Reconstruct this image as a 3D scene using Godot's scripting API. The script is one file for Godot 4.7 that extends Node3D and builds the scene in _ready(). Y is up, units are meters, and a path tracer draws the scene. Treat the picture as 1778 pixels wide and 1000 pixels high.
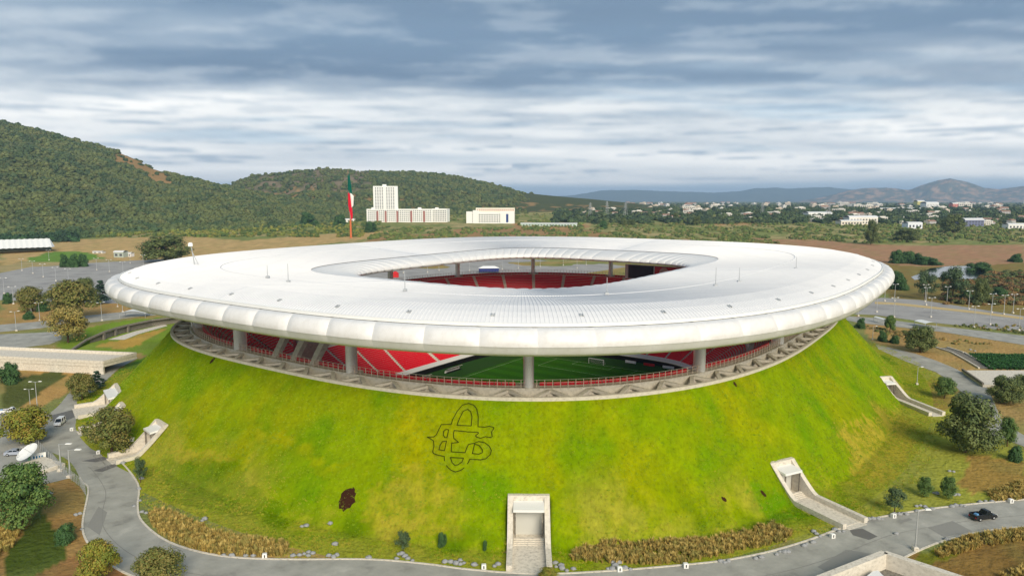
extends Node3D
# Stadium with a white ring roof on a grass mound, seen from the air.
# World: x right, y up, -z away from the camera ("D" below is distance = -z). Metres.

const F := 1200.0            # focal length in photo pixels (1778 wide)
const EYE := 62.0            # camera height
const V0 := 347.8            # horizon row in the photo
const XC := 7.528            # stadium centre
const DC := 260.116
const PH := 0.959            # direction of the pitch's long axis
const NEXP := 2.841          # rounded-rectangle exponent of the bowl
const RIM_L := 117.45
const RIM_S := 102.08
const RIM_Y := 22.0
const FIELD_Y := -11.0

var cp := 0.0
var sp := 0.0
var rng := RandomNumberGenerator.new()
var nz := FastNoiseLite.new()
var nz2 := FastNoiseLite.new()
var names := {}
var M := {}
var road_poly := PackedVector2Array()
var cuts := []               # entrance channels cut into the mound

# ------------------------------------------------------------------ mesh builder
class MB:
	var v := PackedVector3Array()
	var n := PackedVector3Array()
	var c := PackedColorArray()
	var col := Color(1, 1, 1)
	func tri(a: Vector3, b: Vector3, d: Vector3):
		var nn := (b - a).cross(d - a).normalized()
		v.append(a); v.append(d); v.append(b)
		for i in 3:
			n.append(nn); c.append(col)
	func quad(a: Vector3, b: Vector3, d: Vector3, e: Vector3):
		var nn := (d - a).cross(e - b).normalized()
		v.append(a); v.append(d); v.append(b); v.append(a); v.append(e); v.append(d)
		for i in 6:
			n.append(nn); c.append(col)
	func hexa(p: Array):   # p[0..3] bottom ring counter-clockwise seen from above, p[4..7] top ring
		quad(p[4], p[5], p[6], p[7]); quad(p[3], p[2], p[1], p[0])
		for i in 4:
			var j := (i + 1) % 4
			quad(p[i], p[j], p[j + 4], p[i + 4])
	func box(o: Vector3, s: Vector3, turn := 0.0, top := 1.0, bas := Basis()):
		var h := s * 0.5
		var b := Basis(Vector3.UP, turn) * bas
		var p := []
		for k in 2:
			var f := 1.0 if k == 0 else top
			var y := -h.y if k == 0 else h.y
			for q in [Vector2(-1, 1), Vector2(1, 1), Vector2(1, -1), Vector2(-1, -1)]:
				p.append(o + b * Vector3(q.x * h.x * f, y, q.y * h.z * f))
		hexa(p)
	func cbox(o: Vector3, s: Vector3, turn := 0.0, ch := 0.1):   # box with chamfered top edges
		var h := s * 0.5
		var b := Basis(Vector3.UP, turn)
		var rings := []
		for q in [[0.0, -h.y], [0.0, h.y - ch], [ch, h.y]]:
			var r := []
			for k in [Vector2(-1, 1), Vector2(1, 1), Vector2(1, -1), Vector2(-1, -1)]:
				r.append(o + b * Vector3(k.x * (h.x - q[0]), q[1], k.y * (h.z - q[0])))
			rings.append(r)
		for i in 2:
			for j in 4:
				var k := (j + 1) % 4
				quad(rings[i][j], rings[i][k], rings[i + 1][k], rings[i + 1][j])
		quad(rings[2][0], rings[2][1], rings[2][2], rings[2][3])
	func tube(a: Vector3, b: Vector3, r0: float, r1: float, seg := 8, cap := true):
		var d := (b - a).normalized()
		var x := d.cross(Vector3.UP if absf(d.y) < 0.9 else Vector3.RIGHT).normalized()
		var y := d.cross(x)
		for i in seg:
			var a0 := TAU * i / seg
			var a1 := TAU * (i + 1) / seg
			var u0 := x * cos(a0) + y * sin(a0)
			var u1 := x * cos(a1) + y * sin(a1)
			var p := [a + u0 * r0, a + u1 * r0, b + u1 * r1, b + u0 * r1]
			v.append(p[0]); v.append(p[2]); v.append(p[1]); v.append(p[0]); v.append(p[3]); v.append(p[2])
			for q in [u0, u1, u1, u0, u0, u1]:
				n.append(q); c.append(col)
			if cap:
				tri(b, b + u0 * r1, b + u1 * r1)
	func beam(a: Vector3, b: Vector3, w: float, h: float, w1 := -1.0, h1 := -1.0):   # rectangular bar from a to b
		if w1 < 0: w1 = w
		if h1 < 0: h1 = h
		var d := (b - a).normalized()
		var x := d.cross(Vector3.UP if absf(d.y) < 0.95 else Vector3.RIGHT).normalized()
		var y := x.cross(d)
		var p := [a - x * w * .5 - y * h * .5, a + x * w * .5 - y * h * .5, b + x * w1 * .5 - y * h1 * .5, b - x * w1 * .5 - y * h1 * .5,
			a - x * w * .5 + y * h * .5, a + x * w * .5 + y * h * .5, b + x * w1 * .5 + y * h1 * .5, b - x * w1 * .5 + y * h1 * .5]
		hexa(p)
	func mesh() -> ArrayMesh:
		var arr := []
		arr.resize(Mesh.ARRAY_MAX)
		arr[Mesh.ARRAY_VERTEX] = v
		arr[Mesh.ARRAY_NORMAL] = n
		arr[Mesh.ARRAY_COLOR] = c
		var m := ArrayMesh.new()
		m.add_surface_from_arrays(Mesh.PRIMITIVE_TRIANGLES, arr)
		return m

# indexed smooth grid: pts has rows*cols points; normals are averaged; keep(i, j) may drop cells
func grid_mesh(pts: PackedVector3Array, rows: int, cols: int, colors := PackedColorArray(), wrap := false, drop := PackedByteArray()) -> ArrayMesh:
	var nn := PackedVector3Array()
	nn.resize(rows * cols)
	var idx := PackedInt32Array()
	var jc := cols if wrap else cols - 1
	for i in rows - 1:
		for j in jc:
			var j2 := (j + 1) % cols
			var a := i * cols + j
			var b := i * cols + j2
			var c := (i + 1) * cols + j2
			var d := (i + 1) * cols + j
			if drop.size() > 0 and drop[a] + drop[b] + drop[c] + drop[d] > 0: continue
			var fn := (pts[c] - pts[a]).cross(pts[d] - pts[b])
			nn[a] += fn; nn[b] += fn; nn[c] += fn; nn[d] += fn
			idx.append(a); idx.append(c); idx.append(b); idx.append(a); idx.append(d); idx.append(c)
	for i in nn.size(): nn[i] = nn[i].normalized() if nn[i].length_squared() > 0 else Vector3.UP
	var arr := []
	arr.resize(Mesh.ARRAY_MAX)
	arr[Mesh.ARRAY_VERTEX] = pts
	arr[Mesh.ARRAY_NORMAL] = nn
	if colors.size() > 0: arr[Mesh.ARRAY_COLOR] = colors
	arr[Mesh.ARRAY_INDEX] = idx
	var m := ArrayMesh.new()
	m.add_surface_from_arrays(Mesh.PRIMITIVE_TRIANGLES, arr)
	return m

# ------------------------------------------------------------------ scene helpers
func numbered(called: String) -> String:
	if not names.has(called):
		names[called] = 0
		return called
	names[called] += 1
	return "%s_%03d" % [called, names[called]]
func meta(o, label := "", category := "", group := "", kind := ""):
	if label: o.set_meta("label", label)
	if category: o.set_meta("category", category)
	if group: o.set_meta("group", group)
	if kind: o.set_meta("kind", kind)
	return o
func thing(called: String, label: String, category: String, at := Vector3.ZERO, turn := 0.0, group := "") -> Node3D:
	var o := Node3D.new()
	o.name = numbered(called)
	add_child(o)
	o.position = at
	o.rotation.y = turn
	meta(o, label, category, group)
	return o
func part(called: String, mesh: Mesh, mat: Material, parent: Node = null) -> MeshInstance3D:
	var o := MeshInstance3D.new()
	o.mesh = mesh
	o.material_override = mat
	if parent == null:
		o.name = numbered(called)
		add_child(o)
	else:
		o.name = called
		parent.add_child(o, true)
	return o
func copy(o: Node3D, base: String, at: Vector3, turn := 0.0, sc := Vector3.ONE, label := "", group := "") -> Node3D:
	var r := o.duplicate()
	r.name = numbered(base)
	add_child(r)
	r.position = at
	r.rotation.y = turn
	r.scale = sc
	meta(r, label, "", group)
	return r

# ------------------------------------------------------------------ geometry of the place
func ray(u: float, v: float) -> Vector3:
	var a := (u - 889.0) / F
	var b := (v - 500.0) / F
	return Vector3(a, -(sp + b * cp), -(cp - b * sp))
func G(u: float, v: float, h := 0.0) -> Vector3:       # point of height h seen at a pixel
	var d := ray(u, v)
	return Vector3(0, EYE, 0) + d * ((h - EYE) / d.y)
func terr(x: float, z: float) -> float:
	var d := -z
	var h := 30.0 * smoothstep(720.0, 2100.0, d)
	if d > 120: h += 0.5 * nz.get_noise_2d(x * 0.5, z * 0.5) * smoothstep(560, 900, d) * 3.0
	return h
func toe(x: float, z: float) -> float:                  # radial distance outside the rim of the mound
	var dx := x - XC
	var dd := -z - DC
	var a := absf(dx * cos(PH) + dd * sin(PH)) / RIM_L
	var b := absf(-dx * sin(PH) + dd * cos(PH)) / RIM_S
	var q := pow(pow(a, NEXP) + pow(b, NEXP), 1.0 / NEXP)
	return sqrt(dx * dx + dd * dd) * (1.0 - 1.0 / maxf(q, 0.01))
func mound_h(t: float) -> float:
	if t < 0: return RIM_Y
	return 20.6 * pow(maxf(0.0, 1.0 - t / 21.5), 1.15) + 1.4 * maxf(0.0, 1.0 - t / 27.0)
func gh(x: float, z: float) -> float:
	var h := terr(x, z)
	if absf(x - XC) < 175 and absf(-z - DC) < 175:
		var t := toe(x, z)
		if t < 27: h += mound_h(t)
	return h
func hit(u: float, v: float) -> Vector3:                # first point of the land seen at a pixel
	var d := ray(u, v)
	var o := Vector3(0, EYE, 0)
	var s := 40.0
	var ps := s
	while s < 30000.0:
		var p := o + d * s
		if p.y < gh(p.x, p.z): break
		ps = s
		s += maxf(0.5, s * 0.006)
	for i in 14:
		var m := (ps + s) * 0.5
		var p := o + d * m
		if p.y < gh(p.x, p.z): s = m
		else: ps = m
	return o + d * s
func gp(x: float, z: float, up := 0.0) -> Vector3: return Vector3(x, gh(x, z) + up, z)
func loc(a: float, b: float, y: float) -> Vector3:      # stadium axes to world
	return Vector3(XC + a * cos(PH) - b * sin(PH), y, -(DC + a * sin(PH) + b * cos(PH)))
func sup(L: float, S: float, th: float, y: float, n := NEXP) -> Vector3:
	var c := cos(th)
	var s := sin(th)
	return loc(L * signf(c) * pow(absf(c), 2.0 / n), S * signf(s) * pow(absf(s), 2.0 / n), y)
var arc_th := PackedFloat64Array()
func build_arc():                                       # table: fraction of the way round -> angle (equal steps along the column line)
	var N := 7200
	var s := PackedFloat64Array([0.0])
	var p := sup(111.0, 95.7, 0, 0)
	for i in range(1, N + 1):
		var q := sup(111.0, 95.7, TAU * i / N, 0)
		s.append(s[i - 1] + p.distance_to(q))
		p = q
	# the column seen at pixel (918, 677) starts the count
	var best := 1e9
	var s0 := 0.0
	var want := G(918, 677, 22)
	for i in N:
		var q := sup(111.0, 95.7, TAU * i / N, 22)
		if q.distance_to(want) < best:
			best = q.distance_to(want); s0 = s[i]
	var j := 0
	for k in 1281:
		var w: float = s0 + s[N] * k / 1280.0
		var off := 0.0
		if w >= s[N]:
			w -= s[N]; off = TAU
			if k > 0 and arc_th.size() > 0 and arc_th[arc_th.size() - 1] < TAU: j = 0
		while j < N - 1 and s[j + 1] < w: j += 1
		var f: float = (w - s[j]) / maxf(1e-9, s[j + 1] - s[j])
		arc_th.append(TAU * (j + f) / N + off)
func A(fr: float) -> float:                             # fraction 0..1 -> angle
	fr = fposmod(fr, 1.0) * 1280.0
	var i := int(fr)
	return lerpf(arc_th[i], arc_th[mini(i + 1, 1280)], fr - i)

# ------------------------------------------------------------------ textures and materials
func ntex(seed_: int, size: int, freq: float, ramp: Array, oct := 4, gain := 0.5) -> ImageTexture:
	var f := FastNoiseLite.new()
	f.seed = seed_; f.frequency = freq; f.noise_type = FastNoiseLite.TYPE_SIMPLEX_SMOOTH
	f.fractal_octaves = oct; f.fractal_gain = gain
	var src := f.get_seamless_image(size, size)
	src.convert(Image.FORMAT_L8)
	var d := src.get_data()
	var lut := []
	for i in 256:
		var x := i / 255.0 * (ramp.size() - 1)
		var k := mini(int(x), ramp.size() - 2)
		lut.append((ramp[k] as Color).lerp(ramp[k + 1], x - k))
	var out := PackedByteArray()
	out.resize(size * size * 3)
	for i in size * size:
		var c: Color = lut[d[i]]
		out[i * 3] = int(c.r * 255); out[i * 3 + 1] = int(c.g * 255); out[i * 3 + 2] = int(c.b * 255)
	var im := Image.create_from_data(size, size, false, Image.FORMAT_RGB8, out)
	im.generate_mipmaps()
	return ImageTexture.create_from_image(im)
func nbump(seed_: int, size: int, freq: float, amount: float) -> ImageTexture:
	var f := FastNoiseLite.new()
	f.seed = seed_; f.frequency = freq; f.fractal_octaves = 5
	var src := f.get_seamless_image(size, size)
	src.convert(Image.FORMAT_RGBA8)
	src.bump_map_to_normal_map(amount)
	src.generate_mipmaps()
	return ImageTexture.create_from_image(src)
func mat(r: float, g: float, b: float, rough := 0.85, metal := 0.0) -> StandardMaterial3D:
	var m := StandardMaterial3D.new()
	m.albedo_color = Color(r, g, b)
	m.roughness = rough
	m.metallic = metal
	m.vertex_color_use_as_albedo = true
	m.metallic_specular = 0.5 if rough < 0.8 else 0.12
	m.cull_mode = BaseMaterial3D.CULL_DISABLED
	return m
func tmat(tex: Texture2D, metres: float, rough := 0.9, bump: Texture2D = null, depth := 1.0) -> StandardMaterial3D:
	var m := mat(1, 1, 1, rough)
	m.albedo_texture = tex
	m.uv1_triplanar = true
	m.uv1_world_triplanar = true
	m.uv1_scale = Vector3.ONE / metres
	if bump:
		m.normal_enabled = true
		m.normal_texture = bump
		m.normal_scale = depth
	return m
func make_materials():
	var bump := nbump(11, 512, 0.03, 6.0)
	var g := func(x: float) -> Color: return Color(x, x, x)
	M.grass = tmat(ntex(3, 512, 0.035, [g.call(0.62), g.call(0.9), g.call(1.0), g.call(0.85)], 5, 0.65), 19.0, 1.0, bump, 0.7)
	M.ground = tmat(ntex(5, 512, 0.03, [g.call(0.78), g.call(1.0), g.call(0.93), g.call(1.0)], 5, 0.65), 31.0, 1.0, bump, 0.8)
	M.forest_floor = tmat(ntex(8, 512, 0.03, [g.call(0.8), g.call(0.97), g.call(1.0)], 5, 0.7), 90.0, 1.0)
	M.asphalt = tmat(ntex(7, 512, 0.012, [Color(.52, .515, .49), Color(.62, .615, .58), Color(.65, .645, .61), Color(.72, .71, .67)], 5, 0.55), 47.0, 0.92, bump, 0.15)
	M.lot = tmat(ntex(17, 512, 0.01, [Color(.55, .54, .53), Color(.63, .62, .6), Color(.67, .66, .64)], 5, 0.6), 120.0, 0.92)
	M.concrete = tmat(ntex(9, 512, 0.02, [Color(.58, .555, .51), Color(.80, .77, .71), Color(.85, .82, .76), Color(.88, .85, .79)], 6, 0.6), 9.0, 0.85, bump, 0.2)
	M.dark_concrete = tmat(ntex(19, 512, 0.02, [Color(.32, .3, .28), Color(.5, .48, .44), Color(.58, .55, .5)], 6, 0.6), 7.0, 0.9)
	M.roof = tmat(ntex(21, 512, 0.012, [Color(.83, .835, .84), Color(.862, .865, .867), Color(.875, .875, .873)], 5, 0.6), 60.0, 0.8)
	M.membrane = tmat(ntex(23, 512, 0.015, [Color(.84, .83, .81), Color(.88, .875, .862), Color(.895, .89, .88)], 5, 0.6), 13.0, 0.45)
	M.soffit = mat(.82, .8, .76, .7)
	M.steel = tmat(ntex(25, 512, 0.02, [Color(.84, .83, .82), Color(.92, .915, .9), Color(.93, .925, .91)], 4, 0.6), 5.0, 0.3)
	M.steel.metallic = 0.3
	M.galv = mat(.72, .73, .73, .5, .3)
	M.white = mat(.9, .9, .88, .55)
	M.seat = mat(.86, .05, .15, .5)
	M.pitch = tmat(ntex(27, 512, 0.03, [g.call(0.75), g.call(0.95), g.call(1.0)], 4, 0.6), 17.0, 1.0)
	M.leaf = mat(1, 1, 1, .75)
	M.leaf.backlight_enabled = true
	M.leaf.backlight = Color(.12, .16, .04)
	M.bark = tmat(ntex(29, 256, 0.05, [Color(.2, .15, .1), Color(.36, .29, .22), Color(.44, .38, .3)], 4), 1.5, 1.0)
	M.glass = mat(.10, .13, .15, .08)
	M.black = mat(.035, .036, .04, .5)
	M.screen = mat(.02, .03, .04, .25)
	M.rubber = mat(.03, .03, .03, .85)
	M.stone = tmat(ntex(31, 256, 0.04, [Color(.4, .4, .4), Color(.6, .61, .61), Color(.72, .72, .72)], 4), 1.3, 0.95)
	M.soil = tmat(ntex(33, 256, 0.05, [Color(.12, .07, .045), Color(.25, .15, .1), Color(.3, .2, .14)], 4), 3.0, 1.0)
	M.water = mat(.10, .125, .13, .10)
	M.rust = mat(.8, .42, .22, .7)
	M.red = mat(.75, .06, .08, .5)
	M.wall = mat(1, 1, 1, .85)

# ------------------------------------------------------------------ sky
func make_sky() -> PanoramaSkyMaterial:
	var W := 2048
	var H := 1024
	var n1 := FastNoiseLite.new()
	n1.seed = 41; n1.frequency = 1.0; n1.fractal_octaves = 5; n1.fractal_gain = 0.55
	var n2 := FastNoiseLite.new()
	n2.seed = 77; n2.frequency = 1.0; n2.fractal_octaves = 4; n2.fractal_gain = 0.6
	var out := PackedByteArray()
	out.resize(W * H * 3)
	var slate := Color(.43, .525, .62)
	var deep := Color(.40, .485, .575)
	var pale := Color(.85, .862, .865)
	var bright := Color(.945, .943, .93)
	var blue := Color(.56, .69, .79)
	var gnd := Color(.42, .42, .36)
	for y in H:
		var el := PI * 0.5 - PI * (y + 0.5) / H
		if el < -0.012:
			for x in W:
				var o := (y * W + x) * 3
				out[o] = int(gnd.r * 255); out[o + 1] = int(gnd.g * 255); out[o + 2] = int(gnd.b * 255)
			continue
		var e := maxf(el, 0.0)
		var deg := rad_to_deg(e)
		var r := cos(e) / (sin(e) + 0.06)
		# the overcast is thin and bright low down and thickens upward
		var thick := smoothstep(5.0, 14.5, deg)
		for x in W:
			var az := TAU * (x + 0.5) / W
			var px := sin(az) * r
			var pz := cos(az) * r
			var a := n1.get_noise_2d(px * 0.10 + 9.0, pz * 0.30 + 4.0) + 0.22 * n1.get_noise_2d(px * 0.55, pz * 1.5 + 30.0)
			var b := n2.get_noise_2d(px * 0.16, pz * 0.5 + 50.0)
			var t := clampf(thick * 1.05 + a * 1.0 * (0.12 + 0.88 * sin(clampf(deg / 24.0, 0, 1) * PI)), 0.0, 1.0)
			var c := bright.lerp(pale, clampf(0.5 + b * 1.4, 0, 1))
			c = c.lerp(blue, clampf(b * 1.8 - 0.3, 0.0, 0.45) * smoothstep(2.0, 6.0, deg))
			var dk := slate.lerp(deep, clampf(0.35 + a * 0.9 + b * 0.5, 0, 1))
			c = c.lerp(dk, t * 0.95)
			var wisp := n1.get_noise_2d(px * 1.1 + 70.0, pz * 2.6) * smoothstep(2.5, 7.0, deg)
			c = c.lerp(bright, clampf(wisp * 0.6, 0.0, 0.2)).lerp(dk, clampf(-wisp * 0.6, 0.0, 0.18))
			# thin dark streaks low over the horizon, and the blue band of far air
			var st := clampf(n1.get_noise_2d(az * 3.2, deg * 2.2 + 80.0) * 2.4 - 0.55, 0.0, 0.5) * smoothstep(0.8, 2.2, deg) * (1.0 - smoothstep(5.0, 9.0, deg))
			c = c.lerp(slate, st)
			var band := 1.0 - smoothstep(1.15, 1.6, deg + 0.4 * n2.get_noise_2d(az * 2.0, 3.0))
			c = c.lerp(Color(.64, .73, .79), band * 0.6)
			var o := (y * W + x) * 3
			out[o] = int(c.r * 255); out[o + 1] = int(c.g * 255); out[o + 2] = int(c.b * 255)
	var im := Image.create_from_data(W, H, false, Image.FORMAT_RGB8, out)
	var m := PanoramaSkyMaterial.new()
	m.panorama = ImageTexture.create_from_image(im)
	m.filter = true
	return m

# ------------------------------------------------------------------ ground
func px_poly(pts: Array) -> PackedVector2Array:
	var o := PackedVector2Array()
	for p in pts:
		var w := hit(p[0], p[1])
		o.append(Vector2(w.x, w.z))
	return o
func sheet(called: String, poly: PackedVector2Array, m: Material, up: float, label := "", flat := true) -> MeshInstance3D:
	var b := MB.new()
	var tr := Geometry2D.triangulate_polygon(poly)
	for i in range(0, tr.size(), 3):
		var q := []
		for k in 3:
			var p := poly[tr[i + k]]
			q.append(Vector3(p.x, (0.0 if flat else gh(p.x, p.y)) + up, p.y))
		if (q[1] - q[0]).cross(q[2] - q[0]).y > 0: b.tri(q[0], q[1], q[2])
		else: b.tri(q[0], q[2], q[1])
	var o := part(called, b.mesh(), m)
	meta(o, label, "", "", "structure")
	return o
func kerb(called: String, pts: PackedVector2Array, w: float, h: float, label: String):
	var b := MB.new()
	for i in pts.size() - 1:
		var a := pts[i]
		var d := pts[i + 1]
		var x := (d - a).normalized().orthogonal() * w * .5
		b.hexa([Vector3(a.x - x.x, -.1, a.y - x.y), Vector3(a.x + x.x, -.1, a.y + x.y), Vector3(d.x + x.x, -.1, d.y + x.y), Vector3(d.x - x.x, -.1, d.y - x.y),
			Vector3(a.x - x.x, h, a.y - x.y), Vector3(a.x + x.x, h, a.y + x.y), Vector3(d.x + x.x, h, d.y + x.y), Vector3(d.x - x.x, h, d.y - x.y)])
	meta(part(called, b.mesh(), M.concrete), label, "", "", "structure")
func lin(r: float, g: float, b: float) -> Color: return Color(r / 255.0, g / 255.0, b / 255.0).srgb_to_linear()

func make_ground():
	# colour zones of the land: dry grass, lawn, bare red soil, scrub
	var zones := []
	var zl := [
		[[[0, 440], [90, 424], [110, 416], [250, 412], [330, 410], [420, 418], [520, 410], [640, 402], [700, 400], [640, 414], [450, 435], [330, 448], [250, 464], [250, 456], [150, 446], [60, 450], [0, 462]], lin(196, 165, 112)],
		[[[0, 462], [60, 452], [150, 447], [250, 458], [250, 470], [0, 482]], lin(176, 158, 112)],
		[[[45, 450], [80, 438], [140, 436], [185, 447], [150, 452], [100, 455], [60, 455]], lin(112, 148, 62)],
		[[[640, 414], [760, 404], [800, 398], [860, 397], [1000, 396], [1060, 404], [1060, 412], [1300, 419], [1430, 427], [1300, 427], [1075, 416], [850, 412], [640, 420]], lin(166, 132, 92)],
		[[[890, 388], [1010, 386], [1020, 394], [1000, 398], [890, 396]], lin(178, 140, 98)],
		[[[1290, 414], [1400, 416], [1500, 424], [1600, 426], [1778, 424], [1800, 455], [1690, 461], [1640, 463], [1560, 463], [1530, 457], [1480, 442], [1400, 429]], lin(176, 136, 104)],
		[[[1220, 384], [1340, 383], [1330, 390], [1230, 391]], lin(182, 146, 102)],
		[[[950, 350], [1060, 352], [1120, 362], [1050, 368], [960, 362]], lin(140, 118, 88)],
		[[[1530, 457], [1600, 463], [1800, 456], [1800, 556], [1540, 517]], lin(140, 122, 72)],
		[[[1640, 490], [1700, 480], [1800, 470], [1800, 530], [1680, 520]], lin(122, 92, 54)],
		[[[1480, 545], [1500, 556], [1640, 577], [1778, 600], [1800, 606], [1800, 665], [1720, 660], [1626, 630], [1560, 608], [1520, 596]], lin(178, 146, 92)],
		[[[1535, 600], [1572, 627], [1626, 646], [1680, 700], [1720, 755], [1800, 790], [1800, 866], [1500, 905], [1380, 945], [1300, 800], [1480, 600]], lin(158, 160, 66)],
		[[[1690, 790], [1778, 800], [1790, 850], [1700, 860], [1660, 840]], lin(165, 136, 72)],
		[[[1620, 655], [1660, 690], [1640, 720], [1590, 690]], lin(160, 138, 70)],
		[[[1560, 975], [1640, 942], [1800, 916], [1800, 1010], [1500, 1040]], lin(140, 112, 62)],
		[[[1590, 965], [1640, 942], [1700, 930], [1660, 965], [1600, 990]], lin(118, 120, 40)],
		[[[0, 845], [60, 838], [120, 830], [152, 852], [143, 912], [152, 945], [200, 1000], [180, 1060], [-60, 1060]], lin(160, 128, 78)],
		[[[60, 880], [120, 940], [100, 1040], [-10, 1040], [20, 960]], lin(78, 92, 38)],
		[[[205, 920], [60, 1000], [220, 1040]], lin(150, 112, 70)],
		[[[0, 628], [110, 640], [175, 640], [70, 712], [0, 712]], lin(190, 152, 92)],
		[[[0, 665], [110, 640], [118, 650], [60, 690], [20, 712], [0, 712]], lin(92, 98, 52)],
		[[[120, 608], [180, 585], [250, 560], [320, 552], [300, 575], [240, 612], [180, 615]], lin(128, 152, 52)],
		[[[170, 600], [215, 590], [270, 572], [290, 570], [265, 585], [240, 600], [205, 606]], lin(198, 160, 78)],
		[[[0, 525], [60, 524], [250, 528], [330, 530], [320, 545], [200, 545], [60, 570], [0, 575]], lin(182, 146, 92)],
		[[[85, 612], [150, 570], [220, 556], [310, 549], [310, 556], [220, 566], [150, 590], [120, 610]], lin(125, 150, 50)],
		[[[165, 690], [205, 640], [245, 620], [250, 640], [205, 700]], lin(100, 140, 40)],
	]
	for z in zl:
		var pl := px_poly(z[0])
		var bb := Rect2(pl[0], Vector2.ZERO)
		for p in pl: bb = bb.expand(p)
		zones.append([pl, bb.grow(12), z[1]])
	# grid: fine close to the viewer's side, coarse toward the horizon
	var NR := 430
	var NA := 520
	var pts := PackedVector3Array()
	var cols := PackedColorArray()
	var drop := PackedByteArray()
	pts.resize(NR * NA); cols.resize(NR * NA); drop.resize(NR * NA)
	var scrub := lin(130, 138, 80)
	var scrub2 := lin(178, 160, 114)
	var dry := lin(172, 145, 92)
	var wood := lin(70, 84, 56)
	var k := 0
	for i in NR:
		var d := 62.0 * pow(26000.0 / 62.0, pow(i / float(NR - 1), 1.12))
		for j in NA:
			var an := deg_to_rad(lerpf(-62.0, 62.0, j / float(NA - 1)))
			var x := d * tan(an)
			var z := -d
			pts[k] = Vector3(x, terr(x, z), z)
			var wob := minf(40.0, d * 0.012)
			var qx := x + wob * nz2.get_noise_2d(x * 40.0 / (wob + 8.0), z * 40.0 / (wob + 8.0))
			var qz := z + wob * nz2.get_noise_2d(x * 40.0 / (wob + 8.0) + 900.0, z * 40.0 / (wob + 8.0))
			var n := nz.get_noise_2d(x * 1.1, z * 1.1)
			var m := nz.get_noise_2d(x * 7.0 + 300.0, z * 7.0)
			var c := dry.lerp(scrub, clampf(0.5 + n * 1.6, 0, 1)) if d < 700 else scrub.lerp(scrub2, clampf(0.25 + nz.get_noise_2d(x * .6, z * 1.6) * 2.2 + m * .8, 0, 1))
			if d > 1500: c = c.lerp(wood, smoothstep(1900, 3200, d) * clampf(0.5 + n, 0, 1))
			var q := Vector2(qx, qz)
			for zn in zones:
				if (zn[1] as Rect2).has_point(q) and Geometry2D.is_point_in_polygon(q, zn[0]): c = zn[2]
			var gv := 1.0 + 0.22 * m
			var green := clampf(nz2.get_noise_2d(x * 3.0, z * 3.0 + 500.0) * 1.2, 0.0, 0.25)
			c = c.lerp(scrub, green)
			cols[k] = Color(c.r * gv, c.g * gv, c.b * gv)
			drop[k] = 1 if (absf(x - XC) < 130 and absf(d - DC) < 130 and toe(x, z) < -2.0) else 0
			k += 1
	var o := part("ground", grid_mesh(pts, NR, NA, cols, false, drop), M.ground)
	meta(o, "wide plain of dry grass, scrub and red soil round the stadium", "", "", "structure")

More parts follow.
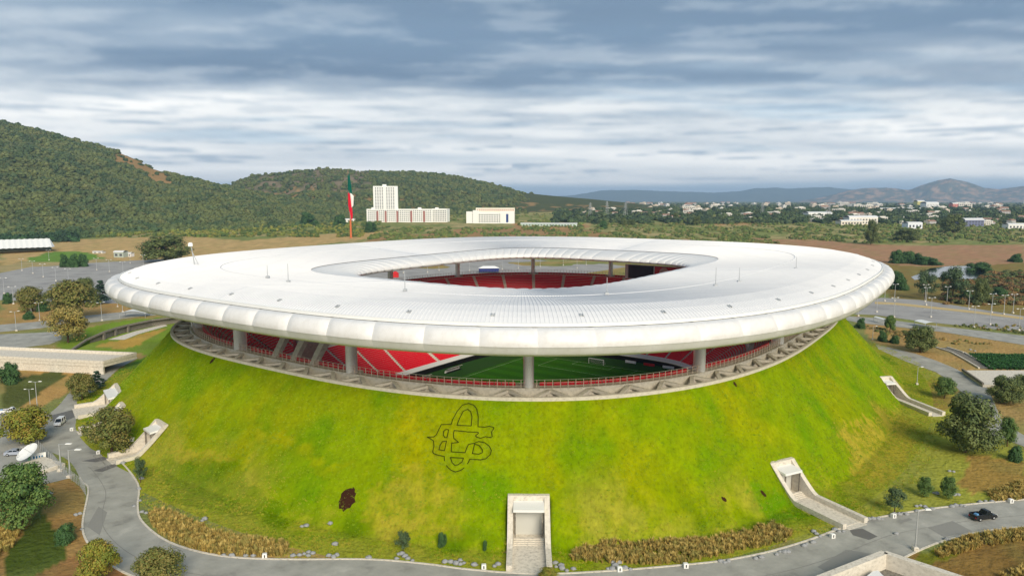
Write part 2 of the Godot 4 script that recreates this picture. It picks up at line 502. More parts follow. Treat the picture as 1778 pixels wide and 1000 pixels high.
func make_mound():
	var NT := 64
	var NS := 900
	var pts := PackedVector3Array()
	var cols := PackedColorArray()
	pts.resize((NT + 1) * NS); cols.resize((NT + 1) * NS)
	var bright := lin(132, 156, 0)
	var yellow := lin(154, 154, 0)
	var green := lin(92, 140, 0)
	var straw := lin(176, 158, 52)
	var dark := lin(74, 112, 6)
	var worn := []
	for q in [[[[1470, 770], [1500, 735], [1545, 712], [1585, 722], [1592, 770], [1550, 830], [1500, 850]], straw, .75],
			[[[640, 850], [720, 835], [800, 860], [790, 930], [690, 945], [620, 920]], straw, .45],
			[[[440, 762], [520, 770], [610, 800], [600, 812], [520, 790], [440, 776]], lin(180, 162, 20), .28],
			[[[690, 735], [712, 720], [725, 800], [715, 850], [690, 850]], lin(186, 170, 10), .25],
			[[[1310, 840], [1350, 850], [1375, 900], [1330, 905]], green, .8],
			[[[280, 800], [420, 830], [500, 870], [380, 900], [280, 870]], dark, .5],
			[[[300, 790], [380, 800], [400, 820], [320, 822]], straw, .5]]:
		worn.append([px_poly(q[0]), q[1], q[2]])
	var k := 0
	for i in NT + 1:
		var t := 30.0 * (NT - i) / NT
		for j in NS:
			var e := sup(RIM_L, RIM_S, A(j / float(NS)), 0)
			var dir := Vector3(e.x - XC, 0, e.z + DC).normalized()
			var p := e + dir * t
			p.y = mound_h(t) - (0.15 if i == 0 else 0.0) + 0.02
			p.y += 0.16 * nz.get_noise_2d(p.x * 6, p.z * 6) * smoothstep(0.0, 4.0, t) * (1.0 - smoothstep(22, 28, t))
			for c in cuts:
				var rel := Vector2(p.x - c.m.x, p.z - c.m.y)
				var al: float = rel.dot(c.dir)
				var ac: float = absf(rel.dot(c.dir.orthogonal()))
				if al > -3.0 and al < c.len + 0.35 and ac < c.hw + 0.35: p.y = -0.6
			pts[k] = p
			var n := nz.get_noise_2d(p.x * 2.2 + 70, p.z * 2.2)
			var m := nz2.get_noise_2d(p.x * 5.0, p.z * 5.0)
			var f := nz.get_noise_2d(p.x * 30.0, p.z * 30.0)
			var c := bright.lerp(yellow, clampf(n * 1.2 + 0.1, 0, .8)).lerp(green, clampf(m * 1.3 + 0.1, 0, 0.7))
			# dry, thinner turf in patches near the toe
			var low := smoothstep(12.0, 22.0, t + n * 9.0)
			c = c.lerp(straw, low * clampf(0.12 + m * 1.5 + f * .6, 0.0, 0.7))
			c = c.lerp(dark, low * clampf(-m * 1.6, 0.0, 0.7))
			c = c.lerp(lin(152, 156, 52), smoothstep(18.0, 28.0, t + n * 10.0 + m * 6.0))
			var wq := Vector2(p.x + 4.0 * m + 2.0 * f, p.z + 4.0 * n + 2.0 * f)
			for q in worn:
				if Geometry2D.is_point_in_polygon(wq, q[0]): c = c.lerp(q[1], q[2] * clampf(.8 + f * 1.2, 0.2, 1.0))
			c = c.lerp(straw, clampf(f * 0.9 - 0.42, 0, 0.25))
			var gv := 1.0 + 0.22 * f
			cols[k] = Color(c.r * gv, c.g * gv, c.b * gv)
			k += 1
	var o := part("grass_mound", grid_mesh(pts, NT + 1, NS, cols, true), M.grass)
	meta(o, "steep bright green grass mound carrying the stadium", "", "", "structure")
	return o

func make_emblem(parent):
	var L := []
	L.append([[410, 465], [490, 462], [520, 435], [545, 380], [575, 320], [690, 318], [705, 265], [760, 165], [820, 95], [890, 75], [950, 95], [985, 140], [1003, 230], [1000, 345], [1085, 350], [1130, 338], [1185, 355], [1175, 380], [1155, 405], [1165, 460], [1140, 470], [1085, 460], [1030, 478], [985, 465], [970, 450], [1005, 420], [1000, 408], [880, 405], [850, 400], [725, 388], [715, 430], [720, 480], [775, 525], [740, 530], [695, 535], [690, 635], [780, 640], [850, 645], [870, 590], [890, 550], [930, 540], [960, 535], [1010, 515], [1080, 530], [1130, 570], [1155, 620], [1140, 670], [1090, 715], [1030, 728], [905, 720], [890, 755], [875, 775]])
	L.append([[840, 820], [800, 850], [740, 868], [690, 850], [650, 815], [635, 795]])
	L.append([[612, 740], [608, 688], [540, 675], [485, 655], [475, 635], [490, 570], [485, 510], [450, 485], [410, 465]])
	L.append([[755, 328], [790, 240], [830, 165], [880, 143], [915, 170], [930, 230], [922, 335], [755, 328]])
	L.append([[660, 380], [630, 375], [600, 400], [598, 440], [615, 470], [640, 472], [660, 380]])
	L.append([[635, 510], [590, 515], [560, 560], [548, 610], [612, 622], [635, 510]])
	L.append([[935, 655], [960, 545], [1010, 560], [1050, 610], [1050, 645], [1010, 662], [935, 655]])
	L.append([[680, 700], [832, 708], [815, 750], [770, 785], [730, 790], [700, 760], [680, 700]])
	var b := MB.new()
	for pl in L:
		var w := []
		for i in pl.size() - 1:
			for s in 4:
				var q: float = s / 4.0
				w.append(hit(680.0 + lerpf(pl[i][0], pl[i + 1][0], q) / 6.667, 690.0 + lerpf(pl[i][1], pl[i + 1][1], q) / 6.667))
		w.append(hit(680.0 + pl[-1][0] / 6.667, 690.0 + pl[-1][1] / 6.667))
		for i in w.size() - 1:
			var up := Vector3(0, .72, .69)
			var dx: Vector3 = (w[i + 1] - w[i]).normalized()
			var sd := dx.cross(up).normalized() * 0.09
			var lift := up * 0.24
			b.quad(w[i] - sd + lift - dx * .05, w[i] + sd + lift - dx * .05, w[i + 1] + sd + lift + dx * .05, w[i + 1] - sd + lift + dx * .05)
	var o := part("emblem", b.mesh(), mat(.2, .22, .04, 1.0), parent)
	meta(o, "interlaced letter monogram with an arrow, cut as a dark outline in the turf")

func make_roads():
	var ring_in := [[238, 622], [205, 640], [163, 680], [133, 690], [130, 745], [185, 800], [205, 800], [238, 840], [238, 880], [245, 905], [280, 935], [330, 955], [400, 968], [500, 972], [640, 972], [740, 980], [800, 988], [880, 995], [960, 997], [1060, 992], [1150, 985], [1250, 975], [1330, 960], [1400, 940], [1460, 918], [1500, 905], [1560, 893], [1650, 880], [1778, 868], [1900, 860]]
	var ring_out := [[1900, 905], [1778, 915], [1700, 925], [1640, 940], [1600, 955], [1560, 975], [1500, 1010], [1400, 1050], [1200, 1090], [900, 1100], [600, 1080], [420, 1040], [320, 1010], [235, 1003], [175, 970], [152, 945], [142, 912], [152, 851], [140, 835], [118, 800], [70, 775], [62, 740], [100, 705], [130, 670], [160, 650], [200, 632], [230, 617]]
	var flatpoly := func(l: Array) -> PackedVector2Array:
		var o := PackedVector2Array()
		for p in l:
			var w := G(p[0], p[1])
			o.append(Vector2(w.x, w.z))
		return o
	var smooth_line := func(l: PackedVector2Array, from: int, to: int) -> PackedVector2Array:
		var o := PackedVector2Array()
		for i in range(from, to):
			for s in 6:
				o.append(l[i].cubic_interpolate(l[i + 1], l[maxi(i - 1, from)], l[mini(i + 2, to)], s / 6.0))
		o.append(l[to])
		return o
	var li: PackedVector2Array = flatpoly.call(ring_in)
	var lo: PackedVector2Array = flatpoly.call(ring_out)
	var a: PackedVector2Array = smooth_line.call(li, 5, li.size() - 1)
	var b1: PackedVector2Array = smooth_line.call(lo, 0, lo.size() - 1)
	var poly := li.slice(0, 5)
	poly.append_array(a)
	poly.append_array(b1)
	road_poly = poly
	sheet("ring_road", poly, M.asphalt, 0.06, "pale grey road curving round the foot of the mound")
	var jn := MB.new()
	var prev := Vector3.ZERO
	for i in a.size() - 1:
		var dirv := (a[i + 1] - a[i]).normalized()
		var nrm := dirv.orthogonal()
		if nrm.dot(a[i] - Vector2(XC, -DC)) < 0: nrm = -nrm
		var mid := a[i] + nrm * 6.2
		var m3 := Vector3(mid.x, .075, mid.y)
		if i > 0: jn.beam(prev, m3, .12, .012)
		prev = m3
	var road: MeshInstance3D = get_node("ring_road")
	part("slab_joint", jn.mesh(), mat(.54, .535, .51, .9), road)
	kerb("kerb", a, 0.35, 0.18, "pale kerb between the ring road and the mound lawn")
	kerb("kerb", b1.slice(0, 30), 0.35, 0.18, "pale kerb between the ring road and the lower planted bank")
	kerb("kerb", b1.slice(78, 110), 0.35, 0.18, "pale kerb on the outer bend of the ring road")
	sheet("forecourt", flatpoly.call([[-60, 715], [40, 712], [80, 715], [75, 770], [105, 805], [122, 830], [60, 845], [-60, 860]]), M.asphalt, 0.05, "grey paved forecourt with parked vehicles")
	sheet("parking_lot", flatpoly.call([[-40, 482], [60, 462], [150, 457], [260, 451], [420, 447], [640, 447], [880, 448], [1060, 459], [1090, 463], [1040, 471], [950, 485], [700, 502], [400, 525], [190, 527], [60, 523], [-40, 520]]), M.lot, 0.05, "huge empty grey parking lot behind the stadium")
	sheet("parking_lot", flatpoly.call([[1470, 545], [1478, 535], [1530, 517], [1600, 521], [1778, 549], [1850, 560], [1850, 585], [1778, 577], [1600, 558], [1520, 547]]), M.lot, 0.05, "empty grey parking lot beyond the access road and below the pond")
	sheet("access_road", flatpoly.call([[1465, 549], [1520, 552], [1600, 563], [1778, 583], [1850, 592], [1850, 612], [1778, 599], [1640, 577], [1560, 568], [1494, 561], [1465, 555]]), M.asphalt, 0.09, "straight grey access road beside the lot")
	sheet("dry_verge", flatpoly.call([[1520, 524], [1560, 526], [1700, 541], [1778, 551], [1778, 555], [1700, 545], [1560, 530], [1520, 528]]), tmat(M.ground.albedo_texture, 9.0, 1.0), 0.10, "narrow strip of dry grass across the lot").material_override.albedo_color = Color(.78, .69, .5)
	sheet("ring_road", flatpoly.call([[1521, 598], [1590, 614], [1626, 626], [1662, 641], [1703, 664], [1716, 675], [1727, 698], [1743, 735], [1778, 755], [1850, 800], [1850, 840], [1778, 775], [1718, 752], [1700, 725], [1685, 700], [1671, 682], [1656, 666], [1626, 646], [1572, 627], [1527, 607]]), M.asphalt, 0.05, "grey road descending behind the mound past a large round tree")
	sheet("access_road", flatpoly.call([[-40, 567], [60, 559], [150, 548], [250, 538], [330, 534], [330, 543], [250, 549], [150, 561], [60, 571], [-40, 580]]), M.asphalt, 0.05, "grey road passing behind the tall trees")
	sheet("access_road", flatpoly.call([[-40, 582], [60, 578], [110, 575], [105, 590], [85, 598], [20, 606], [-40, 607]]), M.asphalt, 0.05, "wide grey turning area next to the concrete bridge")
	sheet("footpath", flatpoly.call([[186, 590], [235, 575], [285, 563], [290, 566], [240, 580], [215, 590]]), M.concrete, 0.07, "pale footpath between the curved wall and the orange grass")
	var w := sheet("pond", flatpoly.call([[1583, 481], [1600, 474], [1616, 466], [1651, 462], [1690, 462], [1718, 464], [1713, 474], [1700, 482], [1689, 487], [1665, 485], [1637, 481], [1610, 484], [1589, 486]]), M.water, 0.08, "small still pond mirroring the clouds")
	w.set_meta("kind", "structure")
	var patch := mat(.56, .555, .53, .9)
	var wet := mat(.42, .41, .39, .6)
	for q in [[[[1612, 917], [1655, 905], [1690, 923], [1640, 933]], patch, "darker repaired slab of the ring road"],
			[[[1420, 985], [1470, 955], [1520, 963], [1450, 1000]], patch, "broad darker slab near the underpass"],
			[[[1476, 921], [1498, 918], [1525, 932], [1510, 938], [1482, 930]], wet, "damp stain at the foot of the stair ramp"],
			[[[150, 915], [170, 880], [185, 890], [172, 930]], patch, "faint dark slab on the road bend"],
			[[[85, 722], [125, 712], [150, 716], [120, 728], [92, 734]], wet, "wet patch in front of the wide entrance"],
			[[[140, 801], [185, 792], [196, 796], [165, 803]], wet, "thin wet streak at the narrow entrance"],
			[[[160, 818], [196, 806], [204, 809], [176, 820]], wet, "second wet streak at the narrow entrance"],
			[[[1560, 905], [1580, 900], [1586, 903], [1566, 909]], patch, "small dark patch by the stair ramp"]]:
		sheet("road_patch", flatpoly.call(q[0]), q[1], 0.075, q[2])
	# lane dashes in the lots
	var d := MB.new()
	for i in 26:
		var u := 1540.0 + i * 9.0
		var p := G(u, 528 + (u - 1540) * .13)
		d.box(p + Vector3(0, .11, 0), Vector3(.3, .02, 5.0), 0.3)
	meta(part("bay_marking", d.mesh(), mat(.85, .84, .8, .8)), "faded white bay lines painted on the lot", "", "", "structure")

# ------------------------------------------------------------------ hills and mountains
func hill_loft(called: String, label: String, crest: Array, cd: float, base_v: Array, rows: int, seed_: int, cfun: Callable) -> Dictionary:
	# crest: photo pixels at distance cd; base_v: photo pixels on the plain below
	var cols_n := 160
	var u0: float = crest[0][0]
	var u1: float = crest[-1][0]
	var pts := PackedVector3Array()
	var cl := PackedColorArray()
	var lerp_line := func(l: Array, u: float) -> float:
		for i in l.size() - 1:
			if u <= l[i + 1][0]: return lerpf(l[i][1], l[i + 1][1], clampf((u - l[i][0]) / float(l[i + 1][0] - l[i][0]), 0, 1))
		return l[-1][1]
	var f := FastNoiseLite.new()
	f.seed = seed_; f.frequency = 0.0035; f.fractal_octaves = 5
	var back := 8
	var feet := []
	for j in cols_n:
		var fu := lerpf(u0, u1, j / float(cols_n - 1))
		feet.append(hit(fu, lerp_line.call(base_v, fu)))
	for i in rows + back:
		for j in cols_n:
			var u := lerpf(u0, u1, j / float(cols_n - 1))
			var cv: float = lerp_line.call(crest, u)
			var r := ray(u, cv)
			var top: Vector3 = Vector3(0, EYE, 0) + r * (cd / -r.z)
			var bot: Vector3 = feet[j]
			bot.y -= 3.0
			var p: Vector3
			var k := i / float(rows - 1)
			if i < rows:
				p = bot.lerp(top, k)
				var lift := pow(k, 1.25)
				p.y = lerpf(bot.y, top.y, lift) + f.get_noise_2d(p.x, p.z) * (top.y - bot.y) * 0.24 * sin(k * PI)
			else:
				var q := (i - rows + 1) / float(back)
				p = top + Vector3(r.x, 0, r.z) * (q * (cd * 0.4) / -r.z)
				p.y = lerpf(top.y, bot.y, pow(q, 1.4))
			pts.append(p)
			cl.append(cfun.call(p, k, u))
	var o := part(called, grid_mesh(pts, rows + back, cols_n, cl), M.forest_floor)
	meta(o, label, "", "", "structure")
	return {"pts": pts, "rows": rows, "cols": cols_n}

func blob_mesh(seed_: int, sub := 2) -> ArrayMesh:      # a lumpy far tree crown, base at y = 0, about 1 m across and high
	var f := FastNoiseLite.new()
	f.seed = seed_; f.frequency = 1.5; f.fractal_octaves = 3
	var rows := 7
	var cols := 10
	var b := MB.new()
	var P := []
	for i in rows + 1:
		var row := []
		var la := lerpf(-0.9, PI * .5, i / float(rows))
		for j in cols:
			var lo := TAU * (j + 0.5 * (i % 2)) / cols
			var d := Vector3(cos(la) * cos(lo), sin(la), cos(la) * sin(lo))
			var r := 0.5 * (1.0 + 0.75 * f.get_noise_3dv(d * 1.6) + 0.35 * f.get_noise_3dv(d * 4.0))
			row.append(Vector3(0, 0.45, 0) + d * r * Vector3(1, 0.95, 1))
		P.append(row)
	for i in rows:
		for j in cols:
			var k := (j + 1) % cols
			b.quad(P[i][j], P[i + 1][j], P[i + 1][k], P[i][k])
	# loose leaf tufts break the outline
	var rr := RandomNumberGenerator.new()
	rr.seed = seed_
	for i in 46:
		var d := Vector3(rr.randfn(), absf(rr.randfn()) * .8 + .05, rr.randfn()).normalized()
		var o := Vector3(0, .45, 0) + d * rr.randf_range(.42, .62)
		var x := Vector3(rr.randfn(), rr.randfn(), rr.randfn()).normalized() * .11
		var y := x.cross(d).normalized() * .11
		b.quad(o - x - y, o + x - y, o + x + y, o - x + y)
	# make the winding face outward
	return b.mesh()
func multi(called: String, mesh: Mesh, m: Material, xf: Array, cl: Array, label: String, parent: Node = null, category := "") -> MultiMeshInstance3D:
	var mm := MultiMesh.new()
	mm.transform_format = MultiMesh.TRANSFORM_3D
	mm.use_colors = true
	mm.mesh = mesh
	mm.instance_count = xf.size()
	for i in xf.size():
		mm.set_instance_transform(i, xf[i])
		mm.set_instance_color(i, cl[i])
	var o := MultiMeshInstance3D.new()
	o.multimesh = mm
	o.material_override = m
	o.name = numbered(called) if parent == null else called
	if parent == null: add_child(o)
	else: parent.add_child(o, true)
	meta(o, label, category if parent == null else "", "", "stuff")
	return o

func make_hills():
	var g1 := lin(88, 96, 58)
	var tan1 := lin(160, 130, 86)
	var rock := lin(138, 122, 102)
	var crest1 := [[-420, 254], [-250, 210], [-120, 203], [0, 213], [60, 225], [130, 245], [200, 263], [235, 277], [260, 292], [300, 304], [340, 313], [370, 321], [400, 328], [450, 337], [520, 350], [600, 361], [680, 368]]
	var base1 := [[-420, 425], [0, 420], [90, 418], [160, 412], [270, 402], [400, 400], [480, 396], [600, 386], [680, 378]]
	var c1 := func(p: Vector3, k: float, u: float) -> Color:
		var patch := (u > 195 and u < 305 and absf((u - 250) * 0.012 + (k - 0.80)) < 0.10 + 0.05 * nz.get_noise_2d(p.x * 9, p.z * 9))
		return tan1 if patch else g1.lerp(lin(76, 82, 52), clampf(0.5 + nz.get_noise_2d(p.x, p.z) * 1.5, 0, 1))
	var bald := PackedVector2Array()
	for q in [[198, 268], [215, 265], [240, 278], [262, 287], [282, 296], [292, 313], [306, 319], [288, 323], [264, 313], [244, 299], [222, 288], [196, 284]]: bald.append(Vector2(q[0], q[1]))
	var seen := func(p: Vector3) -> Vector2:
		var dy := p.y - EYE
		var z := -p.z * cp - dy * sp
		return Vector2(889.0 + F * p.x / z, 500.0 - F * (dy * cp - p.z * sp) / z)
	c1 = func(p: Vector3, k: float, u: float) -> Color:
		return tan1 if Geometry2D.is_point_in_polygon(seen.call(p) + Vector2(4, 3) * nz.get_noise_2d(p.x * 9, p.z * 9), bald) else g1.lerp(lin(76, 82, 52), clampf(0.5 + nz.get_noise_2d(p.x, p.z) * 1.5, 0, 1))
	var h1 := hill_loft("hill", "long wooded hill rising behind the white tent hall", crest1, 1900.0, base1, 60, 5, c1)
	var crest2 := [[330, 338], [380, 328], [410, 317], [435, 307], [470, 302], [520, 298], [557, 293], [600, 296], [650, 300], [700, 299], [740, 302], [790, 308], [840, 318], [880, 328], [910, 335], [960, 340], [1030, 346], [1090, 352], [1200, 363]]
	var base2 := [[330, 375], [480, 374], [600, 374], [700, 374], [900, 372], [1200, 369]]
	var c2 := func(p: Vector3, k: float, u: float) -> Color:
		var n := nz.get_noise_2d(p.x * 1.3, p.z * 1.3 + 90)
		var m := nz2.get_noise_2d(p.x * 1.2, p.z * 1.2)
		var c := lin(86, 92, 62)
		if k > 0.55 and u < 650: c = c.lerp(rock, clampf(n * 2.5 + 0.35, 0, 0.9))
		if k < 0.62 and m > 0.22: c = c.lerp(tan1, 0.85)
		return c
	var h2 := hill_loft("hill", "broad hill with bare rocky face behind the white tower", crest2, 2700.0, base2, 46, 9, c2)
	var blobs := [blob_mesh(101), blob_mesh(102), blob_mesh(103)]
	var shades := [lin(76, 92, 48), lin(92, 106, 54), lin(82, 98, 56), lin(104, 112, 60), lin(68, 88, 50), lin(110, 108, 66)]
	for hi in 2:
		var h: Dictionary = [h1, h2][hi]
		var xf := [[], [], []]
		var cl := [[], [], []]
		var pts: PackedVector3Array = h.pts
		var cn: int = h.cols
		for i in range(0, h.rows + 1):
			for j in cn - 1:
				var a := pts[i * cn + j]
				var b := pts[i * cn + j + 1]
				var c := pts[(i + 1) * cn + j]
				var area := (b - a).cross(c - a).length()
				var sz := 8.0 if hi == 0 else 9.0
				var want := area / (sz * sz) * (1.25 if hi == 0 else 1.0)
				var cnt := int(want) + (1 if rng.randf() < want - int(want) else 0)
				for q in cnt:
					var p := a + (b - a) * rng.randf() + (c - a) * rng.randf()
					var k: float = i / float(h.rows - 1)
					var u := 889.0 + F * p.x / -p.z
					if hi == 0 and Geometry2D.is_point_in_polygon(seen.call(p) + Vector2(4, 3) * nz.get_noise_2d(p.x * 9, p.z * 9), bald) and rng.randf() < .94: continue
					if hi == 1:
						var n := nz.get_noise_2d(p.x * 1.3, p.z * 1.3 + 90)
						var m := nz2.get_noise_2d(p.x * 1.2, p.z * 1.2)
						if k > .55 and u < 650 and n > -.12 and rng.randf() < .88: continue
						if k < .62 and m > .22 and rng.randf() < .85: continue
						if rng.randf() < .15 + .85 * smoothstep(840.0, 930.0, u): continue
					var s := sz * (0.65 + 0.85 * pow(rng.randf(), 1.6)) * (1.0 + .45 * nz2.get_noise_2d(p.x * 2.0, p.z * 2.0))
					var t := rng.randi() % 3
					var bs := Basis(Vector3.UP, rng.randf() * TAU).scaled(Vector3(s, s * rng.randf_range(.7, 1.0), s))
					xf[t].append(Transform3D(bs, p - Vector3(0, s * .12, 0)))
					var base: Color = shades[rng.randi() % 6]
					if hi == 0 and k < .10: base = lin(54, 84, 42).lerp(base, rng.randf() * .6)
					base = base.lerp(shades[4] if nz.get_noise_2d(p.x * 1.4, p.z * 1.4) > 0.05 else shades[3], 0.62)
					var gv := rng.randf_range(.88, 1.12)
					cl[t].append(Color(base.r * gv, base.g * gv, base.b * gv))
		for t in 3:
			multi("forest", blobs[t], M.leaf, xf[t], cl[t], ["dense mixed woodland covering the long hill", "scattered woodland over the rocky hill"][hi], null, "woodland")
	# far blue mountains
	var mts := [
		["far_mountain", "low mountain range on the horizon", 21000.0, [[900, 345], [960, 341], [1000, 338], [1045, 330], [1100, 329], [1150, 331], [1210, 333], [1240, 334], [1290, 331], [1310, 326], [1350, 325], [1365, 327], [1400, 325], [1440, 324], [1475, 328], [1540, 330], [1600, 334], [1778, 334], [2100, 330], [2400, 340]], lin(104, 108, 84)],
		["far_mountain", "mountain peak with pale bare slopes beyond the town", 14000.0, [[1380, 350], [1430, 342], [1475, 330], [1500, 326], [1540, 325], [1560, 327], [1580, 329], [1600, 321], [1630, 312], [1650, 308], [1680, 314], [1710, 325], [1735, 328], [1760, 324], [1790, 321], [1850, 320], [2000, 330], [2300, 345]], lin(112, 112, 92)],
	]
	for mt in mts:
		var cr: Array = mt[3]
		var cn := 260
		var rows := 26
		var pts := PackedVector3Array()
		var cl := PackedColorArray()
		var f := FastNoiseLite.new()
		f.seed = 60 + cr.size(); f.frequency = 0.0011; f.fractal_octaves = 6
		f.fractal_type = FastNoiseLite.FRACTAL_RIDGED
		for i in rows:
			for j in cn:
				var u := lerpf(cr[0][0], cr[-1][0], j / float(cn - 1))
				var v: float = cr[-1][1]
				for q in cr.size() - 1:
					if u <= cr[q + 1][0]:
						v = lerpf(cr[q][1], cr[q + 1][1], (u - cr[q][0]) / float(cr[q + 1][0] - cr[q][0]))
						break
				v += 0.7 * nz.get_noise_1d(u * 9.0)
				var r := ray(u, v)
				var top: Vector3 = Vector3(0, EYE, 0) + r * (mt[2] / -r.z)
				var k := i / float(rows - 1) * 1.35
				var dd: float = mt[2] * (0.86 + 0.14 * k)
				var p := Vector3(r.x / -r.z * dd, 0, -dd)
				if k <= 1.0: p.y = lerpf(15.0, top.y, pow(k, 1.5)) + f.get_noise_2d(p.x, p.z) * top.y * 0.18 * sin(k * PI)
				else: p.y = lerpf(top.y, top.y * .2, (k - 1.0) / .35)
				pts.append(p)
				var c: Color = mt[4]
				if mt[2] < 15000.0: c = c.lerp(lin(186, 152, 120), clampf(nz.get_noise_2d(p.x * .35, p.z * .35) * 3.2 + 0.1, 0, 0.9)).lerp(lin(78, 88, 62), clampf(-f.get_noise_2d(p.x + 3000, p.z) * 1.4, 0, .8))
				cl.append(c)
		meta(part(mt[0], grid_mesh(pts, rows, cn, cl), M.wall), mt[1], "", "", "structure")

# ------------------------------------------------------------------ plants
var tree_kinds := {}
func crown_mesh(seed_: int, w: float, h: float, y0: float, leaves: int, size: float, lobes: int, shades: Array, cone := 0.0) -> ArrayMesh:
	var r := RandomNumberGenerator.new()
	r.seed = seed_
	var f := FastNoiseLite.new()
	f.seed = seed_; f.frequency = 0.5; f.fractal_octaves = 3
	var b := MB.new()
	var cen := []
	for i in lobes:                                     # clumps of foliage spread through the crown
		var a := r.randf() * TAU
		var yy := pow(r.randf(), 0.8)
		var prof := sqrt(maxf(0.08, 1.0 - pow(2.0 * yy - 0.75, 2.0) * 0.55)) if cone == 0.0 else ((1.0 - yy * cone) * 1.35 if cone > 0 else sqrt(maxf(.1, 1.0 - pow(yy, 2.6) * .75)))
		var rad := w * 0.5 * prof * sqrt(r.randf()) * 0.82
		cen.append([Vector3(cos(a) * rad, y0 + yy * h * 0.88, sin(a) * rad), w * r.randf_range(0.13, 0.24) * (1.0 if cone <= 0 else maxf(.35, 1.0 - yy * .8)), shades[r.randi() % shades.size()]])
	for i in leaves:
		var cc: Array = cen[r.randi() % lobes]
		var d := Vector3(r.randfn(), r.randfn(), r.randfn()).normalized()
		var q := pow(r.randf(), 0.35)
		var p: Vector3 = cc[0] + d * (cc[1] as float) * q * Vector3(1, .8, 1)
		if f.get_noise_3dv(p * 1.3) < -0.28: continue
		var up := (d + Vector3(0, .5, 0)).normalized()
		var x := up.cross(Vector3(r.randfn(), r.randfn(), r.randfn())).normalized() * size * r.randf_range(.6, 1.3)
		var y := (up.cross(x).normalized() + up * r.randf_range(-.5, .5)).normalized() * size * r.randf_range(.5, 1.0)
		b.col = cc[2] if r.randf() < .6 else shades[r.randi() % shades.size()]
		b.quad(p - x * .5 - y * .5, p + x * .5 - y * .35, p + x * .4 + y * .5, p - x * .5 + y * .4)
	return b.mesh()
func trunk_mesh(seed_: int, h: float, r0: float, spread: float) -> ArrayMesh:
	var r := RandomNumberGenerator.new()
	r.seed = seed_ + 7
	var b := MB.new()
	var top := Vector3(r.randf_range(-.2, .2), h * .55, r.randf_range(-.2, .2))
	b.tube(Vector3(0, -.4, 0), top, r0, r0 * .62, 9)
	for i in 6:
		var a := TAU * i / 6.0 + r.randf() * .6
		var e := top + Vector3(cos(a) * spread, h * r.randf_range(.2, .55), sin(a) * spread)
		var m := top.lerp(e, .5) + Vector3(0, h * .06, 0)
		b.tube(top - Vector3(0, h * .1 * r.randf(), 0), m, r0 * .4, r0 * .26, 6)
		b.tube(m, e, r0 * .26, r0 * .08, 6)
	return b.mesh()
func make_tree_kinds():
	var defs := {
		# width, height of a unit tree are in metres; instances are scaled to the photograph
		"broadleaf": [11, 10.0, 9.0, 1.6, 13000, .36, 44, [lin(74, 104, 44), lin(92, 118, 52), lin(62, 92, 40), lin(104, 124, 60)], 0.0, .34],
		"olive": [12, 10.0, 9.0, 1.6, 13000, .36, 44, [lin(96, 106, 46), lin(112, 116, 50), lin(84, 96, 42), lin(124, 116, 56)], 0.0, .34],
		"yellowing": [13, 10.0, 7.0, 1.5, 13000, .36, 44, [lin(126, 130, 40), lin(142, 138, 44), lin(104, 116, 36), lin(148, 128, 52)], 0.0, .34],
		"autumn": [14, 10.0, 8.0, 1.8, 7500, .36, 34, [lin(154, 136, 64), lin(140, 130, 62), lin(120, 120, 58), lin(164, 146, 80)], 0.0, .3],
		"dark": [15, 10.0, 9.0, 1.5, 13000, .36, 44, [lin(84, 98, 50), lin(98, 110, 56), lin(74, 90, 46), lin(110, 118, 62)], 0.0, .32],
		"conifer": [16, 6.0, 12.0, 0.8, 8000, .3, 50, [lin(42, 68, 50), lin(50, 80, 58), lin(38, 60, 46)], .92, .26],
		"bush": [17, 8.0, 5.0, 0.0, 9000, .34, 36, [lin(58, 92, 44), lin(70, 104, 50), lin(50, 82, 42)], -1.0, .2],
		"airy": [18, 10.0, 9.0, 3.4, 5200, .38, 26, [lin(70, 92, 56), lin(86, 104, 62), lin(60, 80, 50)], 0.0, .3],
	}
	for k in defs:
		var d: Array = defs[k]
		tree_kinds[k] = {"crown": crown_mesh(d[0], d[1], d[2], d[3], d[4], d[5], d[6], d[7], d[8]), "trunk": trunk_mesh(d[0], d[3] + d[2] * .45, d[9], d[1] * .26), "w": d[1], "h": d[3] + d[2]}
func tree(kind: String, u: float, vbase: float, wpx: float, hpx: float, label: String, group := "", called := "") -> Node3D:
	var p := hit(u, vbase)
	var z := -p.z * cp - (p.y - EYE) * sp
	var k: Dictionary = tree_kinds[kind]
	var w := wpx * z / F * (1.7 if kind == "conifer" else 1.0)
	var h := hpx * z / F / maxf(0.6, 1.0 - 0.25 * (vbase - V0) / F)
	var cn := called if called else {"conifer": "conifer_tree", "bush": "bush"}.get(kind, "tree") as String
	var o := thing(cn, label, "bush" if kind == "bush" else "tree", p, rng.randf() * TAU, group)
	var sx: float = w / k.w / 0.93
	o.scale = Vector3(sx, h / k.h, sx)
	part("crown", k.crown, M.leaf, o)
	part("trunk" if kind != "bush" else "stem", k.trunk, M.bark, o)
	return o

